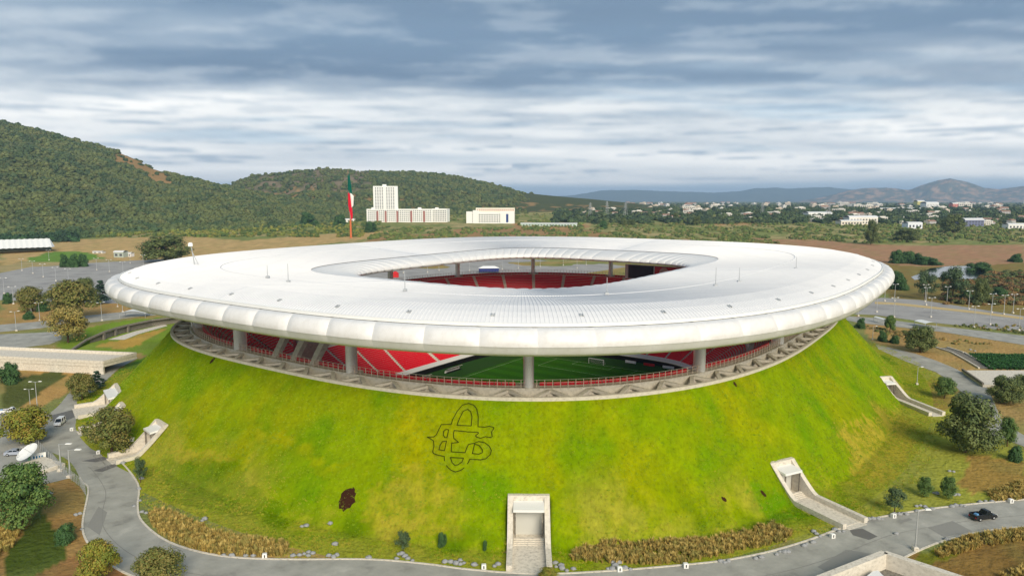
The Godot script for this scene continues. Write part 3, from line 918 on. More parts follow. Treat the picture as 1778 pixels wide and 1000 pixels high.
# ------------------------------------------------------------------ the stadium
var stad: Node3D
func spart(called: String, mesh: Mesh, m: Material, parent: Node = null) -> MeshInstance3D:
	var o := part(called, mesh, m, stad if parent == null else parent)
	if parent == null: o.position = -stad.position
	return o
func ring_strip(l0: float, s0: float, y0: float, l1: float, s1: float, y1: float, n0 := NEXP, n1 := NEXP, N := 320) -> MB:
	# surface between two rings; seen from the side where l0->l1 turns counter-clockwise
	var b := MB.new()
	ring_add(b, l0, s0, y0, l1, s1, y1, n0, n1, N)
	return b
func ring_add(b: MB, l0: float, s0: float, y0: float, l1: float, s1: float, y1: float, n0 := NEXP, n1 := NEXP, N := 320):
	for i in N:
		var t0 := A(i / float(N))
		var t1 := A((i + 1) / float(N))
		b.quad(sup(l0, s0, t0, y0, n0), sup(l1, s1, t0, y1, n1), sup(l1, s1, t1, y1, n1), sup(l0, s0, t1, y0, n0))
func ring_band(l: float, s: float, w: float, y0: float, y1: float, n := NEXP, N := 320) -> MB:   # closed ring of rectangular section
	var b := MB.new()
	ring_add(b, l, s, y0, l, s, y1, n, n, N)
	ring_add(b, l, s, y1, l - w, s - w, y1, n, n, N)
	ring_add(b, l - w, s - w, y1, l - w, s - w, y0, n, n, N)
	ring_add(b, l - w, s - w, y0, l, s, y0, n, n, N)
	return b
func poly_y(tab: Array, k: float) -> float:
	for i in tab.size() - 1:
		if k <= tab[i + 1][0]: return lerpf(tab[i][1], tab[i + 1][1], (k - tab[i][0]) / (tab[i + 1][0] - tab[i][0]))
	return tab[-1][1]
const ROOF_Y := [[0.0, 39.45], [0.03, 40.3], [0.08, 41.2], [0.14, 41.9], [0.24, 41.8], [0.42, 41.2], [0.6, 40.5], [0.8, 39.7], [1.0, 38.9]]
func roof_pt(k: float, th: float, up := 0.0) -> Vector3:
	var y := poly_y(ROOF_Y, k) + up
	return sup(129.44, 114.57, th, y).lerp(sup(74.8, 57.23, th, y, 4.13), k)

func make_stadium():
	stad = thing("stadium", "round football stadium with a white ring roof on steel columns and red seats", "stadium", Vector3(XC, 0, -DC))
	# --- roof of radial metal panels with standing seams
	var roof := Node3D.new()
	roof.name = "roof"
	stad.add_child(roof)
	roof.position = -stad.position
	var ks := [0.0, 0.015, 0.04, 0.08, 0.15, 0.26, 0.42, 0.6, 0.8, 0.94, 1.0]
	for i in 160:
		var b := MB.new()
		var prev := []
		for kk in ks.size():
			var row := []
			for r in 6:
				for q in [[0.0, 0.0], [0.78, 0.0], [0.82, 0.11], [0.96, 0.11]]:
					var w: float = (r + q[0]) / 6.0
					row.append(roof_pt(ks[kk], A((i + w) / 160.0), q[1]))
			row.append(roof_pt(ks[kk], A((i + 1.0) / 160.0), 0.0))
			if kk > 0:
				for j in row.size() - 1: b.quad(prev[j], row[j], row[j + 1], prev[j + 1])
			prev = row
		spart("roof_panel", b.mesh(), M.roof, roof)
	# --- outer and inner tubes of puffed membrane panels
	var cs_up := [[0.15, 39.1], [0.8, 39.1], [1.4, 38.85], [1.95, 38.4], [2.4, 37.8], [2.75, 37.1], [3.0, 36.5], [3.1, 36.15]]
	var cs_lo := [[3.1, 36.15], [2.85, 35.7], [2.6, 35.2], [2.3, 34.7], [1.9, 34.2], [-2.4, 33.8]]
	var in_cs := [[0.0, 38.75], [0.12, 38.5], [0.3, 38.15], [0.5, 37.75], [0.7, 37.2], [0.86, 36.7], [0.96, 36.2], [1.0, 35.5]]
	var in_lo := [[1.0, 35.5], [0.93, 34.7], [0.8, 34.5], [0.6, 34.5]]
	for i in 80:
		for pass_ in 4:
			var cs: Array = [cs_up, cs_lo, in_cs, in_lo][pass_]
			var pts := PackedVector3Array()
			var nc := 11
			for r in cs.size():
				for j in nc:
					var w := j / float(nc - 1)
					var puff := pow(maxf(0.0, 1.0 - pow(absf(2.0 * w - 1.0), 3.0)), 0.62)
					var rr := float(r) / (cs.size() - 1)
					var th := A((i + w) / 80.0)
					if pass_ == 0:
						var o: float = cs[r][0] + 0.75 * puff * smoothstep(0.0, 0.4, rr) * (1.0 - 0.55 * smoothstep(.7, 1.0, rr))
						pts.append(sup(129.44 + o, 114.57 + o, th, cs[r][1] + 0.35 * puff * sin(rr * PI)))
					elif pass_ == 1:
						var o: float = cs[r][0] + 0.34 * puff * (1.0 - rr)
						pts.append(sup(129.44 + o, 114.57 + o, th, cs[r][1] + 0.1 * puff * (1.0 - rr)))
					else:
						var k: float = cs[r][0] + 0.06 * puff * sin(rr * PI)
						pts.append(sup(lerpf(74.8, 59.2, k), lerpf(57.23, 48.5, k), th, cs[r][1] + (0.3 * puff * sin(rr * PI) if pass_ == 2 else 0.0), 4.13))
			var pm := grid_mesh(pts, cs.size(), nc) if pass_ < 2 else grid_mesh(pts, cs.size(), nc)
			spart(["rim_panel", "rim_soffit_panel", "inner_rim_panel", "inner_soffit_panel"][pass_], pm, M.membrane, roof)
	var gut := ring_strip(129.75, 114.88, 39.1, 129.3, 114.4, 39.1)
	spart("gutter", gut.mesh(), M.galv, roof)
	spart("edge_rail", ring_band(129.5, 114.63, .35, 39.2, 39.85).mesh(), M.white, roof)
	var cat := MB.new()
	for i in 320:
		var t0 := A(i / 320.0)
		var t1 := A((i + 1) / 320.0)
		var e := [[.500, .0], [.502, .16], [.506, .16], [.508, .0]]
		for q in 3: cat.quad(roof_pt(e[q][0], t0, e[q][1]), roof_pt(e[q + 1][0], t0, e[q + 1][1]), roof_pt(e[q + 1][0], t1, e[q + 1][1]), roof_pt(e[q][0], t1, e[q][1]))
	spart("roof_walkway", cat.mesh(), M.roof, roof)
	var sof := ring_strip(63, 51, 34.5, 127.2, 112.4, 33.6, 4.13, NEXP)
	spart("roof_soffit", sof.mesh(), M.soffit, roof)
	var hat := MB.new()                                  # small access hatches dotted along the outer slope
	for i in 48:
		var th := A((i + .5) / 48.0)
		var p := roof_pt(.06, th, 0)
		var q := roof_pt(.045, th, 0)
		hat.beam(p + Vector3(0, .15, 0), q + Vector3(0, .15, 0), .3, .3)
		hat.beam(roof_pt(.06, A((i + .53) / 48.0), .15), roof_pt(.045, A((i + .53) / 48.0), .15), .2, .3)
	spart("roof_hatch", hat.mesh(), M.galv, roof)
	# --- columns
	for i in 16:
		var th := A(i / 16.0)
		var p := sup(111.0, 95.7, th, 0)
		var out := (sup(112.0, 96.7, th, 0) - p).normalized()
		var tan_ := out.cross(Vector3.UP)
		var rows := PackedVector3Array()
		var ys := [21.6, 22.6, 27.0, 31.0, 35.2]
		for r in ys.size():
			for j in 28:
				var a := TAU * j / 28.0
				rows.append(p + out * cos(a) * 1.75 + tan_ * sin(a) * 1.12 + Vector3(0, ys[r], 0))
		spart("column", grid_mesh(rows, ys.size(), 28, PackedColorArray(), true), M.steel)
		var b := MB.new()
		var lo := []
		var hi := []
		for j in 12:
			var a := TAU * j / 12.0
			lo.append(p + out * (cos(a) * 4.2 + 1.8) + tan_ * sin(a) * 2.6 + Vector3(0, 17.5, 0))
			hi.append(p + out * cos(a) * 1.95 + tan_ * sin(a) * 1.35 + Vector3(0, 22.0, 0))
		for j in 12:
			var k := (j + 1) % 12
			b.quad(lo[k], lo[j], hi[j], hi[k])
		spart("column_base", b.mesh(), M.concrete)
	# --- rim, slot and struts
	spart("rim_coping", ring_band(RIM_L + .45, RIM_S + .45, .8, 21.2, 22.2).mesh(), M.concrete)
	var bw := ring_strip(RIM_L - .5, RIM_S - .5, 21.5, RIM_L - .5, RIM_S - .5, 9.0)
	ring_add(bw, RIM_L - .5, RIM_S - .5, 9.0, 112.0, 96.5, 9.0)
	spart("slot_lining", bw.mesh(), M.concrete)
	var pw := ring_strip(114.0, 98.7, 18.5, 112.8, 97.5, 22.1)
	ring_add(pw, 112.8, 97.5, 22.1, 112.8, 97.5, 22.6)
	ring_add(pw, 112.8, 97.5, 22.6, 112.3, 97.0, 22.6)
	ring_add(pw, 112.3, 97.0, 22.6, 112.3, 97.0, 22.2)
	ring_add(pw, 112.3, 97.0, 22.2, 108.6, 93.2, 22.2)
	ring_add(pw, 114.0, 98.7, 9.0, 114.0, 98.7, 18.5)
	spart("inner_parapet", pw.mesh(), M.concrete)
	for i in 80:
		var a := sup(112.9, 97.6, A((i + .5) / 80.0), 22.15)
		var b := MB.new()
		for s in [-1.0, 1.0]:
			var e := sup(RIM_L - .3, RIM_S - .3, A((i + .5 + s * .42) / 80.0), 21.75)
			b.beam(a, e, .95, .6, .8, .6)
		b.box(a + Vector3(0, -.4, 0), Vector3(1.3, 1.3, 1.3), atan2(a.x - XC, a.z + DC), .7)
		spart("strut", b.mesh(), M.concrete)
	for q in [[474, 627, 502, 572], [507, 632, 534, 578], [540, 640, 568, 586]]:
		var e := G(q[0], q[1], 21.4)
		var t := G(q[2], q[3], 28.2)
		var m := e.lerp(t, .35) + Vector3(0, -.1, .3)
		var b := MB.new()
		b.beam(e, m, 1.5, 1.2, 1.5, 1.5)
		b.beam(m, t, 1.5, 1.5, 1.7, 1.8)
		b.beam(e, e + (e - Vector3(XC, e.y, -DC)).normalized() * 3.0 + Vector3(0, -1.6, 0), 1.3, 1.1)
		spart("raking_frame", b.mesh(), M.concrete)
	for i in 16:
		var b := MB.new()
		for j in 26:
			var th := A((i + j / 26.0) / 16.0)
			var t2 := A((i + (j + 1) / 26.0) / 16.0)
			var p := sup(112.1, 96.8, th, 22.2)
			var q := sup(112.1, 96.8, t2, 22.2)
			b.beam(p, p + Vector3(0, 2.1, 0), .16, .12)
			for y in [.7, 1.4, 2.05]: b.beam(p + Vector3(0, y, 0), q + Vector3(0, y, 0), .07, .07)
		spart("railing", b.mesh(), mat(.8, .74, .66, .7))
	# --- bowl: stepped terrace, seat blocks, walls
	var R := 46
	var ky := func(k: float) -> float: return lerpf(-8.3, 21.6, 0.8 * k + 0.2 * k * k)
	var bp := func(k: float, fr: float, y: float) -> Vector3:
		var th := A(fr)
		return sup(68, 51.5, th, y, 4.0).lerp(sup(108.8, 93.4, th, y), k)
	var ter := MB.new()
	var NC := 200
	for i in R:
		var k0 := i / float(R)
		var k1 := (i + 1) / float(R)
		var y0: float = ky.call(k0)
		var y1: float = ky.call(k1)
		for j in NC:
			var f0 := j / float(NC)
			var f1 := (j + 1) / float(NC)
			ter.quad(bp.call(k0, f0, y1), bp.call(k0, f0, y0), bp.call(k0, f1, y0), bp.call(k0, f1, y1))
			ter.quad(bp.call(k1, f0, y1), bp.call(k0, f0, y1), bp.call(k0, f1, y1), bp.call(k1, f1, y1))
	spart("terrace", ter.mesh(), M.concrete)
	for j in 40:
		var b := MB.new()
		for i in R:
			var k0: float = i / float(R)
			var k1: float = (i + 1) / float(R)
			var y0: float = ky.call(k0) + .04
			var y1: float = ky.call(k1) + .04
			var f0 := (j - .045) / 40.0
			var f1 := (j + .045) / 40.0
			b.quad(bp.call(k0 - .0005, f0, y1), bp.call(k0 - .0005, f0, y0), bp.call(k0 - .0005, f1, y0), bp.call(k0 - .0005, f1, y1))
			b.quad(bp.call(k1, f0, y1), bp.call(k0, f0, y1), bp.call(k0, f1, y1), bp.call(k1, f1, y1))
		spart("aisle_stair", b.mesh(), M.concrete)
	for tier in 2:
		for j in 40:
			var b := MB.new()
			var f0 := (j + .05) / 40.0
			var f1 := (j + .95) / 40.0
			for i in (range(0, 21) if tier == 0 else range(24, R)):
				var k0: float = i / float(R)
				var dk := 1.0 / R
				var y: float = ky.call(k0 + dk)
				for s in 4:
					var a0 := lerpf(f0, f1, s / 4.0)
					var a1 := lerpf(f0, f1, (s + 1) / 4.0)
					var ka: float = k0 + dk * .5
					var kb: float = k0 + dk * .78
					b.quad(bp.call(ka, a0, y + .45), bp.call(ka, a0, y + .05), bp.call(ka, a1, y + .05), bp.call(ka, a1, y + .45))
					b.quad(bp.call(kb, a0, y + .45), bp.call(ka, a0, y + .45), bp.call(ka, a1, y + .45), bp.call(kb, a1, y + .45))
					b.quad(bp.call(kb + dk * .1, a0, y + .74), bp.call(kb, a0, y + .45), bp.call(kb, a1, y + .45), bp.call(kb + dk * .1, a1, y + .74))
			spart("seat_block", b.mesh(), M.seat)
	var vom := MB.new()
	for j in 40:
		if j % 2: continue
		var p: Vector3 = bp.call(22.0 / R, j / 40.0, ky.call(22.0 / R))
		var q: Vector3 = bp.call(26.0 / R, j / 40.0, ky.call(22.0 / R))
		vom.beam(p + Vector3(0, 1.2, 0), q + Vector3(0, 1.2, 0), 3.6, 2.6)
	spart("vomitory", vom.mesh(), M.concrete)
	spart("back_wall", ring_band(108.9, 93.5, .5, 21.4, 22.3).mesh(), M.concrete)
	for i in 16:
		var b := MB.new()
		for j in 24:
			var t0 := A((i + .06 + .88 * j / 24.0) / 16.0)
			var t1 := A((i + .06 + .88 * (j + .9) / 24.0) / 16.0)
			var q := [sup(109.6, 94.2, t0, 22.25), sup(109.6, 94.2, t1, 22.25)]
			b.quad(q[0], q[1], q[1] + Vector3(0, .8, 0), q[0] + Vector3(0, .8, 0))
			b.quad(sup(108.9, 93.5, t0, 22.75), sup(108.9, 93.5, t1, 22.75), q[1] + Vector3(0, .5, 0), q[0] + Vector3(0, .5, 0))
		spart("top_seat_row", b.mesh(), M.seat)
	spart("front_parapet", ring_band(68.3, 51.8, .6, -9.0, -7.3, 4.0).mesh(), M.white)
	spart("pitch_wall", ring_band(67.6, 51.1, .5, -11.2, -9.05, 4.0).mesh(), M.black)
	# suites box in the corner stand
	var sb := MB.new()
	var sc := loc(-69, 46, 0)
	sc.y = 11.0
	var face := atan2(XC - sc.x, -DC - sc.z)
	sb.box(sc, Vector3(26, 11, 7), face)
	spart("suite_box", sb.mesh(), M.concrete)
	for s in [-1.0, 1.0]:
		for i in 8:
			for r in 2:
				var gl := MB.new()
				gl.box(sc + Basis(Vector3.UP, face) * Vector3(-11.2 + i * 3.2, -2.4 + r * 4.6, s * 3.55), Vector3(3.0, 4.3, .12), face)
				spart("suite_pane", gl.mesh(), mat(.62, .66, .68, .15))
	# --- pitch
	var apron := MB.new()
	apron.col = lin(52, 86, 40)
	for i in 160: apron.tri(loc(0, 0, FIELD_Y - .05), sup(67.5, 51, A(i / 160.0), FIELD_Y - .05, 4.0), sup(67.5, 51, A((i + 1) / 160.0), FIELD_Y - .05, 4.0))
	spart("pitch_surround", apron.mesh(), M.pitch)
	var turf := MB.new()
	for i in 22:
		turf.col = lin(50, 100, 22) if i % 2 else lin(58, 112, 26)
		var a0 := -55.0 + i * 5.0
		turf.quad(loc(a0, -36, FIELD_Y), loc(a0 + 5, -36, FIELD_Y), loc(a0 + 5, 36, FIELD_Y), loc(a0, 36, FIELD_Y))
	spart("pitch", turf.mesh(), M.pitch)
	var ln := MB.new()
	var seg := func(a0: float, b0: float, a1: float, b1_: float):
		ln.beam(loc(a0, b0, FIELD_Y + .02), loc(a1, b1_, FIELD_Y + .02), .11, .02)
	for s in [-1.0, 1.0]:
		seg.call(-52.5, 34 * s, 52.5, 34 * s); seg.call(52.5 * s, -34, 52.5 * s, 34)
		seg.call(36 * s, -20.15, 36 * s, 20.15); seg.call(47 * s, -9.16, 47 * s, 9.16)
		for r in [-1.0, 1.0]:
			seg.call(36 * s, 20.15 * r, 52.5 * s, 20.15 * r); seg.call(47 * s, 9.16 * r, 52.5 * s, 9.16 * r)
	seg.call(0, -34, 0, 34)
	for i in 48: seg.call(9.15 * cos(TAU * i / 48.0), 9.15 * sin(TAU * i / 48.0), 9.15 * cos(TAU * (i + 1) / 48.0), 9.15 * sin(TAU * (i + 1) / 48.0))
	spart("pitch_line", ln.mesh(), mat(.66, .72, .6, .9))

	# --- things inside the bowl
	var gt := thing("football_goal", "white football goal at the end of the pitch", "goal", loc(52.6, 0, FIELD_Y), PH)
	var gb := MB.new()
	for s in [-1.0, 1.0]: gb.tube(Vector3(0, 0, s * 3.66), Vector3(0, 2.44, s * 3.66), .11, .11)
	gb.tube(Vector3(0, 2.44, -3.72), Vector3(0, 2.44, 3.72), .11, .11)
	part("frame", gb.mesh(), M.white, gt)
	var net := MB.new()
	for i in 13:
		var z := -3.66 + i * .61
		net.tube(Vector3(.1, 2.4, z), Vector3(1.0, 2.3, z), .02, .02, 4); net.tube(Vector3(1.0, 2.3, z), Vector3(2.0, 0, z), .02, .02, 4)
	for i in 6:
		var y := i * .46
		var x := 2.0 - y * .43
		net.tube(Vector3(x, y, -3.66), Vector3(x, y, 3.66), .02, .02, 4)
	part("net", net.mesh(), mat(.85, .85, .85, .8), gt)
	for q in [[-14.0, 43.0, 10.0, "glass dugout shelter nearest the covered tunnel mouth"], [6.0, 43.0, 10.0, "glass dugout shelter along the touchline beside the halfway line"]]:
		var t := thing("dugout", q[3], "shelter", loc(q[0], q[1], FIELD_Y), PH)
		var b := MB.new()
		for i in 8:
			var a0 := PI * .5 * i / 8.0
			var a1 := PI * .5 * (i + 1) / 8.0
			b.quad(Vector3(-q[2] * .5, 2.1 * sin(a0), -2.0 * cos(a0)), Vector3(-q[2] * .5, 2.1 * sin(a1), -2.0 * cos(a1)), Vector3(q[2] * .5, 2.1 * sin(a1), -2.0 * cos(a1)), Vector3(q[2] * .5, 2.1 * sin(a0), -2.0 * cos(a0)))
		part("shell", b.mesh(), M.white, t)
		var sbm := MB.new()
		sbm.box(Vector3(0, .25, -1.0), Vector3(q[2] * .94, .5, .5))
		part("bench", sbm.mesh(), M.black, t)
	var adc := [[-38.0, M.red, "red"], [-30.0, M.white, "white"], [-21.0, M.red, "red and white"], [-12.0, M.white, "pale"]]
	for i in 4:
		var t := thing("advertising_board", ["low red advertising board behind the goal line", "low white advertising board between two red ones", "low red advertising board beside the goal", "low pale advertising board closest to the goal net"][i], "board", loc(63.0, adc[i][0], FIELD_Y), PH, "boards behind the goal line")
		var b := MB.new()
		b.box(Vector3(0, .75, 0), Vector3(.25, 1.1, 5.2))
		part("panel", b.mesh(), adc[i][1], t)
		var f := MB.new()
		for s in [-2.2, 2.2]: f.box(Vector3(.25, .2, s), Vector3(.5, .4, .12))
		part("foot", f.mesh(), M.black, t)
	# scoreboard hanging over the end stand
	var st := thing("scoreboard", "long dark scoreboard with a red sponsor panel hanging under the roof", "scoreboard", loc(99, -17, 22.8), PH)
	var fb := MB.new()
	fb.box(Vector3(.5, 3.8, -4.0), Vector3(.8, 7.2, 44))
	part("housing", fb.mesh(), M.galv, st)
	for q in [[11.0, 12.4, M.screen, "screen"], [-3.0, 14.0, M.red, "sponsor_panel"], [-17.5, 13.4, M.screen, "screen"]]:
		var b := MB.new()
		b.box(Vector3(-.02, 3.8, q[0]), Vector3(.3, 6.5, q[1]))
		part(q[3], b.mesh(), q[2], st)
	var lg := MB.new()
	lg.tube(Vector3(-.17, 4.5, -5.2), Vector3(-.26, 4.5, -5.2), 2.3, 2.3, 24)
	part("disc_mark", lg.mesh(), mat(.78, .7, .66, .6), st)
	var l2 := MB.new()
	for q in [[5.2, 2.4], [4.2, 5.6], [3.3, 4.6]]: l2.box(Vector3(-.22, q[0], 1.2), Vector3(.08, .5, q[1]))
	part("print_bar", l2.mesh(), M.white, st)
	for s in [-1.0, 1.0]:
		var b := MB.new()
		b.beam(Vector3(.5, 8.4, -4 + s * 18), Vector3(.5, 12.0, -4 + s * 18), .4, .4)
		part("hanger", b.mesh(), M.galv, st)
	# lightning rods and the mast on the roof
	for q in [[464, 482, 22], [500, 490, 33], [703, 505, 36], [1054, 511, 30], [1243, 497, 33], [1284, 490, 26], [1383, 467, 21]]:
		var p := G(q[0], q[1], 41.2)
		var t := thing("lightning_rod", "thin white lightning rod standing on the roof sheet", "rod", p, 0, "rods on the roof")
		var z := -p.z * cp
		var b := MB.new()
		b.tube(Vector3.ZERO, Vector3(0, q[2] * z / F, 0), .11, .06, 6)
		part("pole", b.mesh(), M.galv, t)
		var b2 := MB.new()
		b2.cbox(Vector3(0, .2, 0), Vector3(.9, .5, .9), 0, .1)
		part("foot", b2.mesh(), M.galv, t)
	var mp := G(337, 459, 41.6)
	var mt := thing("instrument_mast", "short camera mast with white housing on the far shoulder of the roof", "mast", mp)
	var mb := MB.new()
	mb.tube(Vector3.ZERO, Vector3(-.8, 6.0, 0), .16, .12, 7)
	mb.tube(Vector3(1.2, 0, 0), Vector3(-.6, 4.2, 0), .1, .1, 6)
	part("frame", mb.mesh(), M.galv, mt)
	var mh := MB.new()
	mh.cbox(Vector3(-1.0, 6.4, 0), Vector3(1.3, 1.2, 1.2), .4, .3)
	part("housing", mh.mesh(), M.white, mt)

# ------------------------------------------------------------------ entrances cut in the mound
func add_cut(mouth: Array, back: Array, hw: float):
	var a := G(mouth[0], mouth[1])
	var b := hit(back[0], back[1])
	var A2 := Vector2(a.x, a.z)
	var B2 := Vector2(b.x, b.z)
	cuts.append({"m": A2, "dir": (B2 - A2).normalized(), "len": A2.distance_to(B2), "hw": hw})
func make_entrance(i: int, label: String, steps: bool):
	var c: Dictionary = cuts[i]
	var turn := atan2(-c.dir.x, -c.dir.y)               # local +z looks out of the mouth
	var t := thing("entrance", label, "entrance", Vector3(c.m.x, 0, c.m.y), turn)
	var L: float = c.len
	var hw: float = c.hw
	var top := func(al: float) -> float:
		var w: Vector2 = c.m + c.dir * al
		return maxf(1.1, gh(w.x, w.y) + 0.75)
	for s in [-1.0, 1.0]:
		var b := MB.new()
		var n := int(ceil(L))
		for k in n:
			var a0: float = L * k / n
			var a1: float = L * (k + 1) / n
			var x0: float = s * hw - .5
			var x1: float = s * hw + .5
			b.hexa([Vector3(x0, -.5, -a0), Vector3(x1, -.5, -a0), Vector3(x1, -.5, -a1), Vector3(x0, -.5, -a1), Vector3(x0, top.call(a0), -a0), Vector3(x1, top.call(a0), -a0), Vector3(x1, top.call(a1), -a1), Vector3(x0, top.call(a1), -a1)])
		part("side_wall", b.mesh(), M.concrete, t)
	var H: float = top.call(L)
	var bw := MB.new()
	bw.box(Vector3(0, H * .5, -L - .35), Vector3(hw * 2 + 1.0, H + .02, .9))
	part("end_wall", bw.mesh(), M.concrete, t)
	var fl := MB.new()
	fl.box(Vector3(0, -.02, -L * .5 + .3), Vector3(hw * 2 - 1.0, .24, L + .6))
	part("floor", fl.mesh(), M.concrete, t)
	var cn := MB.new()
	var cw := hw * 2 - 1.1
	var ch := maxf(2.6, H - 1.5)
	cn.hexa([Vector3(-cw * .5, ch - .35, -L + 3.2), Vector3(cw * .5, ch - .35, -L + 3.2), Vector3(cw * .5, ch + .05, -L + .1), Vector3(-cw * .5, ch + .05, -L + .1), Vector3(-cw * .5, ch + .1, -L + 3.2), Vector3(cw * .5, ch + .1, -L + 3.2), Vector3(cw * .5, ch + .5, -L + .1), Vector3(-cw * .5, ch + .5, -L + .1)])
	part("canopy", cn.mesh(), M.white, t)
	var dr := MB.new()
	dr.box(Vector3(0, ch * .5 - .1, -L + .45), Vector3(cw - .4, ch - .4, .3))
	part("door", dr.mesh(), mat(.76, .76, .73, .6), t)
	for s in [-1.0, 1.0]:
		var p := MB.new()
		p.box(Vector3(s * (cw * .5 - .35), ch * .5 - .2, -L + 2.9), Vector3(.25, ch - .4, .25))
		part("canopy_post", p.mesh(), M.dark_concrete, t)
	if steps:
		for k in 4:
			var st := MB.new()
			st.box(Vector3(0, .1 + k * .085, -L + 4.6 - k * .45), Vector3(cw - .05, .24 + k * .17, .44))
			part("step", st.mesh(), M.concrete, t)

# ------------------------------------------------------------------ street furniture
var lamp_double: Node3D
func make_lamp(called: String, label: String, group: String, heads: int, h: float) -> Node3D:
	var t := thing(called, label, "lamp", Vector3.ZERO, 0, group)
	var b := MB.new()
	b.tube(Vector3.ZERO, Vector3(0, h, 0), .16, .09, 8)
	part("pole", b.mesh(), M.galv, t)
	var f := MB.new()
	f.cbox(Vector3(0, .35, 0), Vector3(.9, .8, .9), 0, .12)
	part("base", f.mesh(), M.concrete, t)
	for s in ([-1.0, 1.0] if heads == 2 else [1.0]):
		var a := MB.new()
		a.tube(Vector3(0, h - .1, 0), Vector3(s * 1.3, h + .15, 0), .06, .05, 6)
		part("arm", a.mesh(), M.galv, t)
		var l := MB.new()
		l.box(Vector3(s * 1.7, h + .15, 0), Vector3(1.1, .22, .5), 0, .75)
		part("lamp_head", l.mesh(), M.white, t)
	return t
func car(called: String, label: String, category: String, at: Vector3, turn: float, paint: Color, kind: String):
	# local x = forward
	var t := thing(called, label, category, at + Vector3(0, .06, 0), turn)
	var P := mat(paint.r, paint.g, paint.b, .3)
	P.clearcoat_enabled = true
	P.clearcoat = .6
	var L: float = {"pickup": 5.3, "sedan": 4.6, "van": 4.5}[kind]
	var W := 1.85
	var hood := .98 if kind != "van" else 1.0
	var prof := []                                      # lower body: half-width, y pairs along x
	var b := MB.new()
	var xs := [-L * .5, -L * .5 + .12, -L * .25, 0.0, L * .25, L * .5 - .35, L * .5]
	var tops := [.82, hood + .02, hood + .04, hood + .04, hood, hood - .1, .7]
	for i in xs.size() - 1:
		var w0: float = W * .5 * (.93 if i == 0 else 1.0)
		var w1: float = W * .5 * (.9 if i == xs.size() - 2 else 1.0)
		b.hexa([Vector3(xs[i], .32, w0), Vector3(xs[i + 1], .32, w1), Vector3(xs[i + 1], .32, -w1), Vector3(xs[i], .32, -w0), Vector3(xs[i], tops[i], w0 * .94), Vector3(xs[i + 1], tops[i + 1], w1 * .94), Vector3(xs[i + 1], tops[i + 1], -w1 * .94), Vector3(xs[i], tops[i], -w0 * .94)])
	part("body", b.mesh(), P, t)
	var cab: Array = {"pickup": [-.35, 1.35, .15, .9], "sedan": [-1.75, 1.15, -.95, .35], "van": [-2.1, 1.35, -1.9, .55]}[kind]
	var rh := {"pickup": 1.75, "sedan": 1.46, "van": 1.85}[kind] as float
	var g := MB.new()
	g.hexa([Vector3(cab[0], hood, .84), Vector3(cab[1], hood, .84), Vector3(cab[1], hood, -.84), Vector3(cab[0], hood, -.84), Vector3(cab[2], rh - .06, .66), Vector3(cab[3], rh - .06, .66), Vector3(cab[3], rh - .06, -.66), Vector3(cab[2], rh - .06, -.66)])
	part("windows", g.mesh(), M.glass, t)
	var r := MB.new()
	r.cbox(Vector3((cab[2] + cab[3]) * .5, rh - .02, 0), Vector3(cab[3] - cab[2] + .1, .12, 1.42), 0, .06)
	for s in [-1.0, 1.0]:
		r.beam(Vector3(cab[0] + .03, hood, s * .83), Vector3(cab[2] + .03, rh - .05, s * .66), .09, .09)
		r.beam(Vector3(cab[1] - .03, hood, s * .83), Vector3(cab[3] - .03, rh - .05, s * .66), .09, .09)
		r.beam(Vector3((cab[0] + cab[1]) * .5, hood, s * .84), Vector3((cab[2] + cab[3]) * .5, rh - .05, s * .67), .09, .06)
	part("roof", r.mesh(), P, t)
	if kind == "pickup":
		var bed := MB.new()
		bed.box(Vector3(-1.5, 1.04, 0), Vector3(1.95, .03, 1.45))
		part("bed", bed.mesh(), M.rubber, t)
		var wl := MB.new()
		for s in [-1.0, 1.0]: wl.box(Vector3(-1.5, 1.14, s * .82), Vector3(2.2, .22, .12))
		wl.box(Vector3(-2.56, 1.14, 0), Vector3(.1, .22, 1.7))
		part("bed_side", wl.mesh(), P, t)
		var tarp := MB.new()
		tarp.box(Vector3(-2.0, 1.25, .2), Vector3(.7, .35, .8), .2, .7)
		part("load", tarp.mesh(), mat(.35, .55, .72, .7), t)
	for x in [-L * .31, L * .31]:
		for s in [-1.0, 1.0]:
			var w := MB.new()
			w.tube(Vector3(x, .34, s * .66), Vector3(x, .34, s * .93), .34, .34, 16)
			var wheel := part("wheel", w.mesh(), M.rubber, t)
			var rim := MB.new()
			rim.tube(Vector3(x, .34, s * .9), Vector3(x, .34, s * .945), .2, .19, 12)
			part("rim", rim.mesh(), M.galv, wheel)
	for s in [-1.0, 1.0]:
		var hl := MB.new()
		hl.box(Vector3(L * .5 - .05, .72, s * .62), Vector3(.14, .16, .34))
		part("headlight", hl.mesh(), M.white, t)
		var tl := MB.new()
		tl.box(Vector3(-L * .5 + .02, .74, s * .72), Vector3(.1, .2, .2))
		part("taillight", tl.mesh(), M.red, t)
	return t

